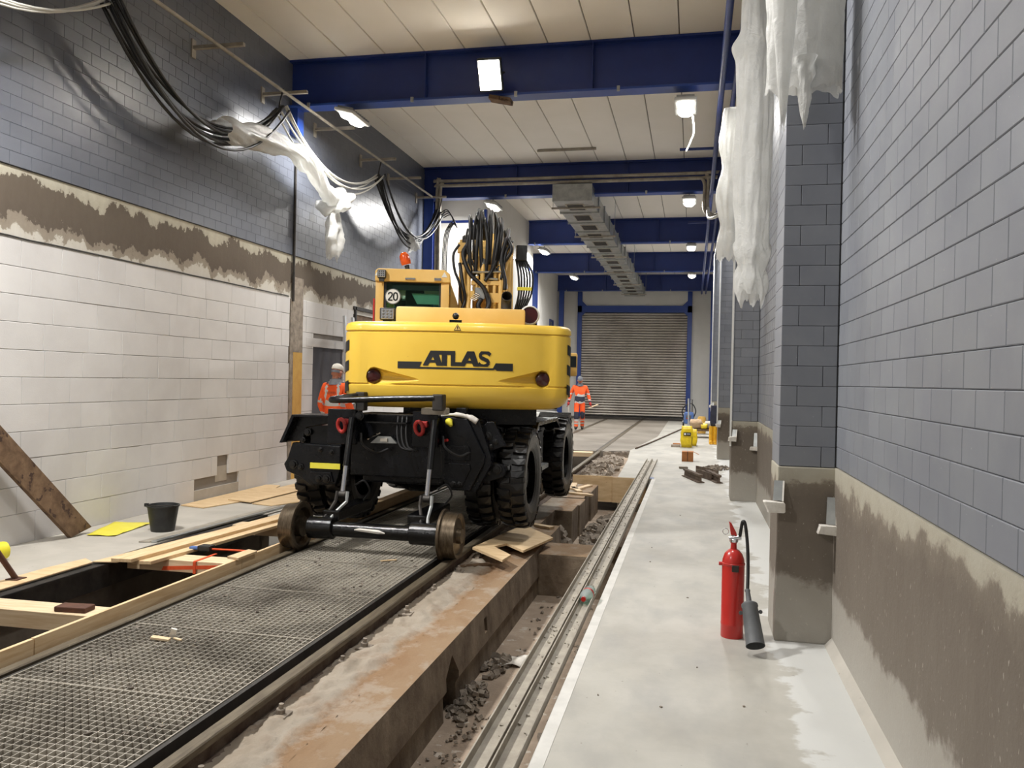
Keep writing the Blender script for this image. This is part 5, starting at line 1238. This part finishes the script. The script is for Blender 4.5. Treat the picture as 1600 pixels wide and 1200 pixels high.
# scraps
t = empty('paper_scrap', (-3.04, 4.41, 0))
MB().cbox((-3.07, 4.38, .012), (.11, .035, .012), (4, 6, 10)).build('folded_strip', 'wood_x', t); MB().cbox((-3.02, 4.43, .035), (.035, .012, .06), (20, 15, 20)).build('paper_flap', 'paper_white', t); MB().cbox((-2.97, 4.4, .01), (.07, .015, .008), (0, 0, -20)).build('folded_strip', 'wood_x', t)
tag(t, 'torn paper and cardboard scrap on the grating', 'paper')
o = MB().cbox((-2.55, 6.8, .006), (.02, .14, .008), (0, 0, -55)).build('wood_sliver', 'wood_y'); tag(o, 'thin wood sliver on the grating before the rail axle', 'wood sliver')
o = sheet('paper', [(-1.42, 6.05), (-1.2, 6.1), (-1.18, 6.35), (-1.4, 6.28)], 'paper_white', 'crumpled white paper on the trench floor', 'paper', 8, .06, 4); o.location.z = -.566
# bottle lying in the channel
t = empty('bottle', (-.715, 5.95, .012)); a_ = Vector((-.1, -1, -.02)).normalized(); o_ = Vector((-.7, 6.06, .062))
MB().lathe([(.0, .01), (.03, .0), (.042, .012), (.045, .03), (.042, .06), (.045, .09), (.045, .15), (.04, .175), (.022, .2), (.014, .212), (.014, .222)], o_, a_, 24, caps=False).build('body', 'bottle_clear', t, smooth=50)
MB().lathe([(.0455, .085), (.0458, .09), (.0458, .115), (.0455, .118)], o_, a_, 24, caps=False).build('band', 'red_forged', t)
MB().lathe([(.0, .24), (.017, .24), (.0175, .222), (.015, .216)], o_, a_, 18, caps=False).build('cap', 'red_paint', t, smooth=40)
tag(t, 'clear plastic bottle with red cap lying in the steel channel', 'bottle')
# wrapped socket boxes on the pillars
def wrapped_box(x, y, z, k, label, strip=.12, wd=.11):
    t = empty('socket_box', (x, y, z)); s = wd / .11
    b = MB().chbox(x - .058 * s, x + .058 * s, y - .045 * s, y + .03 * s, z - .032 * s, z + .032 * s, .006)
    for i, v in enumerate(b.v): b.v[i] = v + Vector((.024 * nz(v.x * 26 + k, v.z * 26), .024 * nz(v.y * 26, v.x * 26 + k), .02 * nz(v.z * 30 + k, v.x * 22)))
    b.build('wrapped_box', 'paper_white', t)
    MB().add([(x - .01, y + .005, z + .03), (x + .045, y - .005, z + .03), (x + .055, y + .035, z + .03 + strip), (x + .0, y + .045, z + .03 + strip)], [(0, 1, 2, 3)]).build('strap', 'galvanised', t, solid=.003)
    MB().add([(x + .04, y - .03, z + .03), (x + .05, y - .03, z + .03), (x + .06, y + .035, z + .03 + strip), (x + .05, y + .035, z + .03 + strip)], [(0, 1, 2, 3)]).build('strap_edge', 'paper_white', t, solid=.003)
    tag(t, label, 'socket box')
wrapped_box(.51, 5.36, .855, 1, 'tape-wrapped socket box at the outer corner of the nearest pillar')
wrapped_box(.825, 5.36, .725, 2, 'tape-wrapped socket box in the inner corner of the nearest pillar', .16)
wrapped_box(.545, 11.66, .85, 3, 'tape-wrapped socket box on the outer corner of the second pillar', .1)
wrapped_box(.83, 11.67, .73, 4, 'tape-wrapped socket box in the inner corner of the second pillar', .18, .09)
wrapped_box(.54, 17.97, .72, 5, 'tape-wrapped socket box on the third pillar by the yellow boots', .08, .1)
wrapped_box(.54, 24.27, .95, 6, 'small tape-wrapped box on the farthest pillar', .08, .12)
# cut rail pieces on the platform
rp = [(-.06, 0), (.06, 0), (.06, .012), (.012, .024), (.01, .09), (.034, .1), (.034, .13), (-.034, .13), (-.034, .1), (-.01, .09), (-.012, .024), (-.06, .012)]
for k, (x, y, a, ln, tip, l) in enumerate(((.03, 14.1, 16, .95, 0, 'cut rust-grey rail piece lying upright, leftmost of the rail offcuts'), (.2, 14.35, 20, .7, 90, 'short rail offcut tipped on its side between the others'), (.36, 14.1, 12, .85, 0, 'cut rail piece nearest the pillars'), (.22, 15.0, 30, .55, 90, 'small rail offcut lying behind the other pieces'))):
    b = MB().prism(rp, 'y', -ln / 2, ln / 2).xf(Matrix.Translation((x, y, .062 if tip else 0)) @ Matrix.Rotation(R(a), 4, 'Z') @ Matrix.Rotation(R(tip), 4, 'Y'))
    zmin = min(v.z for v in b.v)
    for v in b.v: v.z -= zmin - .001
    o = b.build('rail_offcut', 'rail_rust'); tag(o, l, 'rail offcut')
b = MB(); rubble_heap(b, .5, 16.0, .002, .28, .3, .03, 70, .02, .07); tag(b.build('rubble', 'rubble_grey'), 'small grey rubble patch on the platform by the second pillar', kind='stuff')
o = MB().cbox((-.14, 15.8, .02), (.16, .12, .036), (0, 0, 4)).build('stone', 'rubble_grey', bevel=.006); tag(o, 'flat grey stone on the platform beyond the rail offcuts', 'stone')
# cardboard box, yellow bag
t = empty('cardboard_box', (-.075, 17.35, 0)); MB().chbox(-.19, .04, 17.25, 17.5, 0, .2, .004).build('carton', 'cardboard', t); MB().box(-.08, -.07, 17.246, 17.504, -.0, .203).build('tape', 'decal_black', t); MB().cbox((.09, 17.4, .17), (.14, .12, .004), (0, 25, 0)).build('flap', 'cardboard', t); tag(t, 'small brown cardboard box on the platform before the yellow bag', 'box')
t = empty('cement_bag', (-.12, 21.05, 0))
def sack(b, x0, x1, y0, y1, z0, z1, k, amp=.03):
    bm = bmesh.new(); bmesh.ops.create_cube(bm, size=1); bmesh.ops.subdivide_edges(bm, edges=bm.edges[:], cuts=5, use_grid_fill=True)
    for v in bm.verts:
        c = v.co.copy(); f_ = 1 - .18 * (abs(c.z) * 2) ** 3
        p = Vector((x0 + (c.x * f_ + .5) * (x1 - x0), y0 + (c.y * f_ + .5) * (y1 - y0), z0 + (c.z + .5) * (z1 - z0)))
        p += Vector((nz(p.x * 8 + k, p.z * 8), nz(p.y * 8, p.z * 8 + k), .4 * nz(p.x * 9, p.y * 9 + k))) * amp; p.z = max(p.z, z0); v.co = p
    return b.bm(bm)
sack(MB(), -.27, .03, 20.95, 21.25, 0, .53, 1).build('bag', 'yellow_bag', t, smooth='all')
MB().box(-.2, -.02, 20.925, 20.935, .3, .38).build('printed_panel', 'decal_black', t); MB().box(-.185, -.14, 20.92, 20.93, .32, .36).box(-.12, -.04, 20.92, 20.93, .335, .35).build('print', 'decal_white', t); MB().box(-.0, .012, 20.93, 20.94, .08, .28).build('print', 'decal_black', t)
tag(t, 'yellow cement bag standing on the platform behind the cardboard box', 'bag')
t = empty('cement_bag', (.02, 21.8, 0)); sack(MB(), -.1, .14, 21.6, 21.95, 0, .42, 7).build('bag', 'yellow_bag', t, smooth='all'); tag(t, 'second yellow bag half hidden behind the first one', 'bag')
board('plank', [(-.5, 21.0), (-.28, 21.0), (-.28, 21.3), (-.5, 21.3)], .001, .05, 'rubble_grey', 'small grey slab beside the yellow cement bag', 'slab')
board('plank', [(-.47, 21.6), (-.28, 21.6), (-.28, 21.8), (-.47, 21.8)], .001, .05, 'cardboard', 'small brown slab behind the grey one by the bag', 'slab')
# yellow waders beside the third pillar
t = empty('rubber_boots', (.6, 22.6, 0))
for k, x in enumerate((.5, .6, .69)):
    MB().tube(bez([(x, 22.4, .03), (x, 22.62, .05), (x, 22.66, .12), (x, 22.66, .3), (x, 22.66, .47)], 5), [.045, .05, .055, .058, .058, .056] + [.055] * 15, 12).build('boot', 'yellow_rubber', t, smooth=60)
    MB().chbox(x - .045, x + .045, 22.36, 22.72, .0, .03, .01).build('sole', 'yellow_rubber', t)
tag(t, 'tall yellow rubber boots standing by the third pillar', 'boots')
t = empty('work_jacket', (.52, 22.85, .5)); sack(MB(), .47, .66, 22.6, 22.76, .465, 1.02, 11, .02).build('jacket', 'navy_cloth', t, smooth='all'); tag(t, 'dark blue overalls hanging above the yellow boots', 'overalls')
# dolly with bundles, pressure washer, hose
t = empty('dolly', (.33, 25.2, 0))
MB().chbox(.05, .6, 24.9, 25.6, .2, .26, .01).build('deck', 'old_wood', t); MB().box(.1, .55, 24.88, 24.9, .1, .13).build('rail', 'galvanised', t)
for x in (.1, .54):
    for y in (25.0, 25.5): MB().lathe([(.03, -.03), (.1, -.03), (.1, .03), (.03, .03)], (x, y, .1), (1, 0, 0), 14).build('wheel', 'rubber', t)
tag(t, 'low wheeled dolly on the platform loaded with bundles', 'dolly')
for k, (x0, x1, y0, y1, z0, z1, mt, l) in enumerate(((-.06, .3, 24.95, 25.5, .27, .52, 'beige_cloth', 'beige cloth bundle on the dolly'), (.25, .45, 24.9, 25.4, .27, .42, 'yellow_bag', 'yellow package on the dolly'), (.36, .6, 25.0, 25.5, .27, .47, 'paper_white', 'white crumpled bundle on the dolly'))):
    o = sack(MB(), x0, x1, y0, y1, z0, z1, 20 + k, .06).build('bundle', mt, smooth='all'); tag(o, l, 'bundle')
o = MB().lathe([(.0, 0), (.12, 0), (.13, .02), (.13, .5), (.1, .55), (0, .55)], (.3, 27.0, 0), (0, 0, 1), 18).build('drum', 'ochre_foam', smooth=45); tag(o, 'yellow drum behind the dolly', 'drum')
t = empty('pressure_washer', (-.12, 30.8, 0))
MB().chbox(-.3, .06, 30.6, 31.0, .12, .55, .08).build('body', 'blue_plastic', t, smooth=40); MB().chbox(-.22, -.04, 30.57, 30.61, .3, .44, .02).build('panel', 'grey_plastic', t); MB().box(-.2, -.13, 30.56, 30.58, .3, .34).build('badge', 'red_paint', t)
for x in (-.31, .07): MB().lathe([(.03, -.03), (.13, -.03), (.13, .03), (.03, .03)], (x, 30.85, .13), (1, 0, 0), 18).build('wheel', 'rubber', t)
MB().tube(bez([(-.3, 30.9, .3), (-.36, 30.8, .6), (-.2, 30.8, .82), (0, 30.8, .84), (.12, 30.8, .6), (.05, 30.8, .35)], 6), .02, 8).build('hose', 'hose_rubber', t, smooth='all'); MB().tube([(.0, 30.9, .5), (.0, 30.95, 1.0), (-.18, 30.95, 1.0), (-.18, 30.9, .5)], .015, 8).build('handle', 'hose_rubber', t)
tag(t, 'blue pressure washer standing before the roller door', 'pressure washer')
o = MB().tube([(-.12, 30.2, .001), (-.14, 30.3, 1.05)], .03, 10).build('pole', 'aluminium', smooth=50); tag(o, 'pale upright pole in front of the pressure washer', 'pole')
o = MB().tube(bez([(-1.3, 19.9, .02), (-1.0, 22.5, .02), (-.6, 26.5, .02), (-.3, 29.5, .02)], 8), .02, 8).build('hose', 'rail_rust', smooth='all'); tag(o, 'long dark hose laid across the platform towards the washer', 'hose')
# ladder against the white wall, doorway things, boxes behind the machine
t = empty('ladder', (-5.8, 13.2, 0))
for dy in (0, .34): MB().box(-.02, .02, -.03, .03, 0, 2.62, Matrix.Translation((-5.55, 12.85 + dy, .012)) @ Matrix.Rotation(R(-5), 4, 'Y') @ Matrix.Rotation(R(-5), 4, 'X')).build('stile', 'aluminium', t)
for i in range(8):
    z = .3 + i * .28; MB().cyl((-5.55 - z * .087, 12.85 + z * .087, z), (-5.55 - z * .087, 13.19 + z * .087, z), .014, seg=8).build('rung', 'aluminium', t)
tag(t, 'aluminium ladder leaning beside the doorway behind the counterweight', 'ladder')
for k, (x, y, w_, h_) in enumerate(((-5.2, 27.3, .45, .5), (-4.7, 27.6, .4, .52), (-4.35, 27.8, .26, .3))):
    o = MB().chbox(x - w_ / 2, x + w_ / 2, y, y + .5, 0, h_, .02).build('white_carton', 'decal_white', smooth=40); tag(o, ('white carton behind the excavator tyres, leftmost of the row', 'white carton in the middle of the row behind the tyres', 'small white pail-sized carton at the end of the row')[k], 'carton')
# ================================================================== PEOPLE
def person(loc, rz, label, pose, cols, H=1.74):
    sc = H / 1.74
    t = empty('person', loc); tag(t, label, 'person')
    J = dict(pelvis=(0, 0, .95), belly=(0, 0, 1.08), chest=(0, .0, 1.3), nb=(0, .01, 1.46), neck=(0, -.0, 1.53), head=(0, -.015, 1.62))
    J.update({k: v for k, v in pose.items() if isinstance(v, tuple)})
    rad = dict(pelvis=(.165, .125), belly=(.165, .125), chest=(.18, .125), nb=(.085, .08), neck=(.058, .06), head=(.07, .08))
    E = [('pelvis', 'belly'), ('belly', 'chest'), ('chest', 'nb'), ('nb', 'neck'), ('neck', 'head')]
    for s in ('l', 'r'):
        E += [('chest', 'sh' + s), ('sh' + s, 'el' + s), ('el' + s, 'wr' + s), ('pelvis', 'hip' + s), ('hip' + s, 'kn' + s), ('kn' + s, 'an' + s), ('an' + s, 'toe' + s)]
        rad.update({'sh' + s: (.082, .085), 'el' + s: (.062, .062), 'wr' + s: (.046, .046), 'hip' + s: (.1, .11), 'kn' + s: (.078, .082), 'an' + s: (.066, .07), 'toe' + s: (.05, .036)})
    names = list(J); me = bpy.data.meshes.new('body_skeleton'); me.from_pydata([J[n] for n in names], [(names.index(a), names.index(b)) for a, b in E], [])
    ob = bpy.data.objects.new('body_skeleton', me); col.objects.link(ob)
    ob.modifiers.new('skin', 'SKIN'); sv = me.skin_vertices[0].data
    for i, n in enumerate(names): sv[i].radius = rad[n]; sv[i].use_root = (n == 'pelvis')
    sb_ = ob.modifiers.new('sub', 'SUBSURF'); sb_.levels = 2; sb_.render_levels = 2
    bpy.context.view_layer.update()
    m2 = bpy.data.meshes.new_from_object(ob.evaluated_get(bpy.context.evaluated_depsgraph_get())); bpy.data.objects.remove(ob)
    b = MB(); b.add([v.co.copy() for v in m2.vertices], [tuple(p.vertices) for p in m2.polygons])
    hd = Vector(J['head']); ht = pose.get('headtilt', 0)
    hm = Matrix.Translation(hd) @ Matrix.Rotation(R(pose.get('headturn', 0)), 4, 'Z') @ Matrix.Rotation(R(ht), 4, 'X')
    bmh = bmesh.new(); bmesh.ops.create_uvsphere(bmh, u_segments=20, v_segments=14, radius=1)
    for v in bmh.verts:
        c = v.co; x, y, z = c.x * .077, c.y * .097, c.z * .118 + .02
        if z < -.02: x *= 1 - .28 * (-z - .02) / .08; y = y * (1 - .12 * (-z - .02) / .08) - .012 * (-z - .02) / .08
        v.co = Vector((x, y, z))
    b.bm(bmh, hm); nf = len(b.f)
    b.prism([(-.1, -.012), (-.094, .02), (-.118, -.018)], 'x', -.012, .012, hm)      # nose
    for s in (-1, 1): b.cbox(hm @ Vector((s * .079, .01, .0)), (.014, .035, .055))    # ears
    # hands: palm and five fingers
    hands = []
    for s, sg in (('l', -1), ('r', 1)):
        wr, el = Vector(J['wr' + s]), Vector(J['el' + s]); d = (wr - el).normalized(); sd = Vector((0, -1, 0)); sd = (sd - d * sd.dot(d)).normalized(); th_ = d.cross(sd)
        s0 = len(b.f)
        b.tube([wr - d * .02, wr + d * .03, wr + d * .08], [.034, .042, .036], 8)
        for k in range(4):
            o_ = wr + d * .075 + sd * (.027 - .018 * k); L_ = (.075, .082, .078, .062)[k]
            b.tube([o_, o_ + d * L_ * .5 - th_ * sg * .008, o_ + d * L_ - th_ * sg * .03], [.0105, .01, .008], 6)
        o_ = wr + d * .03 + sd * .035; b.tube([o_, o_ + d * .03 + sd * .025, o_ + d * .065 + sd * .03], [.013, .011, .009], 6)
        hands.append((s0, len(b.f)))
    M_ = Matrix.Translation(loc) @ Matrix.Rotation(R(rz), 4, 'Z') @ Matrix.Scale(sc, 4)
    mats = ['hi_vis', 'navy_cloth', 'skin', 'boot', cols.get('glove', 'skin'), 'grey_cloth', 'reflective']
    mi = []
    nbody = len(m2.polygons)
    for i, f in enumerate(b.f):
        c = sum((b.v[k] for k in f), Vector()) / len(f)
        if any(a <= i < e for a, e in hands): mi.append(4)
        elif i >= nbody: mi.append(2)
        else:
            z = c.z; arm = abs(c.x) > .215 and z > .78
            if z > 1.545: k = 2
            elif z > 1.455 and abs(c.x) < .13: k = 5
            elif arm:
                k = 0
                elb = 1.15
                if z < .97: k = 1 if cols.get('cuff') else 0
                if 1.17 < z < 1.215 or .985 < z < 1.02: k = 6
            elif z > .9:
                k = 0
                if cols.get('jacket_dark') and .93 < z < 1.12: k = 1
                if 1.12 <= z < 1.165 or .9 < z < .945: k = 6
                if cols.get('braces') and .09 < abs(c.x) < .135 and z > 1.12: k = 6
            elif z > .13:
                k = 0
                if cols.get('knee') and .36 < z < .6 and c.y < .02: k = 1
                if .2 < z < .245 or .3 < z < .34: k = 6
            else: k = 3
            mi.append(k)
    b.mi = mi; b.xf(M_)
    body = b.build('body', mats, t, smooth='all')
    mb = MB(); cv = M_ @ hm
    prof = [(1.0, .05), (1.04, .068), (.98, .1), (.78, .13), (.4, .15), (.02, .155)]
    vs, fs = [], []
    for r_, z in prof:
        for k in range(20):
            a = 2 * math.pi * k / 20; vs.append(cv @ Vector((.082 * r_ * math.cos(a), .103 * r_ * math.sin(a), z)))
    for j in range(len(prof) - 1):
        for k in range(20): fs.append((j * 20 + k, j * 20 + (k + 1) % 20, (j + 1) * 20 + (k + 1) % 20, (j + 1) * 20 + k))
    fs.append(tuple((len(prof) - 1) * 20 + k for k in range(20)))
    mb.add(vs, fs); cp = mb.build('cap', cols['cap'], t, smooth=60)
    mb = MB(); mb.prism([(-.075, -.08), (-.05, -.155), (0, -.175), (.05, -.155), (.075, -.08)], 'z', .04, .048, cv); mb.build('peak', cols['cap'], cp)
    mb = MB(); mb.lathe([(1, 0), (1, .04)], (0, 0, 0), (0, 0, 1), 16, caps=False)
    for i, v in enumerate(mb.v): mb.v[i] = cv @ Vector((v.x * .08, v.y * .1 + .004, v.z - .005)) if v.y > -.3 else cv @ Vector((v.x * .06, v.y * .06, v.z))
    mb.build('hair', 'grey_cloth', t)
    for s in (-1, 1): MB().lathe([(.0, -.006), (.008, -.003), (.009, .004)], cv @ Vector((s * .03, -.094, .02)), cv.to_3x3() @ Vector((0, 1, 0)), 8).build('eye', 'decal_black', t)
    MB().cbox(cv @ Vector((0, -.088, -.055)), (.045, .01, .008), (0, 0, rz)).build('mouth', 'glove_red', t)
    # stand-up collar
    mb = MB(); mb.lathe([(.11, 0), (.095, .05), (.085, .085), (.075, .08), (.085, .02)], (0, 0, 0), (0, 0, 1), 18, caps=False); mb.xf(M_ @ Matrix.Translation((0, .012, 1.445))); mb.build('collar', 'grey_cloth', t, smooth=60)
    return t, M_
p1, M1 = person((-5.42, 12.0, 0), 168, 'worker in orange jacket and white cap, seen from behind beside the excavator', dict(shl=(-.19, 0, 1.41), ell=(-.27, .03, 1.14), wrl=(-.27, -.1, .92), shr=(.19, 0, 1.41), elr=(.27, .02, 1.14), wrr=(.25, -.1, .94), hipl=(-.09, 0, .9), knl=(-.1, -.03, .5), anl=(-.1, .03, .1), toel=(-.11, -.13, .05), hipr=(.09, 0, .9), knr=(.1, -.03, .5), anr=(.1, .03, .1), toer=(.11, -.13, .05), headtilt=14), dict(cap='cap_white', braces=True), 1.76)
b = MB()
for i, wd_ in enumerate((.02, .016, .018, .02, .014, .018)):      # faint back print
    x0 = -.085 + i * .029; y = .135
    b.box(x0, x0 + .006, y, y + .004, 1.3, 1.335); b.box(x0, x0 + wd_, y, y + .004, 1.331, 1.337)
b.box(-.012, -.004, .135, .139, 1.25, 1.285).box(-.012, .02, .135, .139, 1.25, 1.256)
b.xf(M1).build('back_print', 'boot', p1)
p2, M2 = person((-3.58, 26.75, 0), 8, 'walking worker in orange work suit and grey cap before the roller door', dict(shl=(-.2, 0, 1.4), ell=(-.31, .04, 1.14), wrl=(-.36, -.03, .9), shr=(.2, 0, 1.4), elr=(.29, .03, 1.14), wrr=(.34, -.12, .9), hipl=(-.09, 0, .9), knl=(-.1, -.1, .5), anl=(-.1, -.08, .1), toel=(-.12, -.25, .06), hipr=(.09, 0, .9), knr=(.1, .02, .5), anr=(.1, .2, .13), toer=(.1, .08, .04), headtilt=12), dict(cap='grey_cloth', glove='glove_red', cuff=True, jacket_dark=True, knee=True), 1.72)
o = MB().cbox(M2 @ Vector((.44, -.2, .8)), (.34, .14, .02), (0, -22, 20)).build('trowel', 'wood_x'); tag(o, 'pale trowel board in the gloved hand of the walking worker', 'trowel')
o = MB().cbox(M2 @ Vector((-.36, -.06, .7)), (.03, .05, .2), (10, 0, 0)).build('brush', 'paper_white'); tag(o, 'small pale tool in the other hand of the walking worker', 'tool')
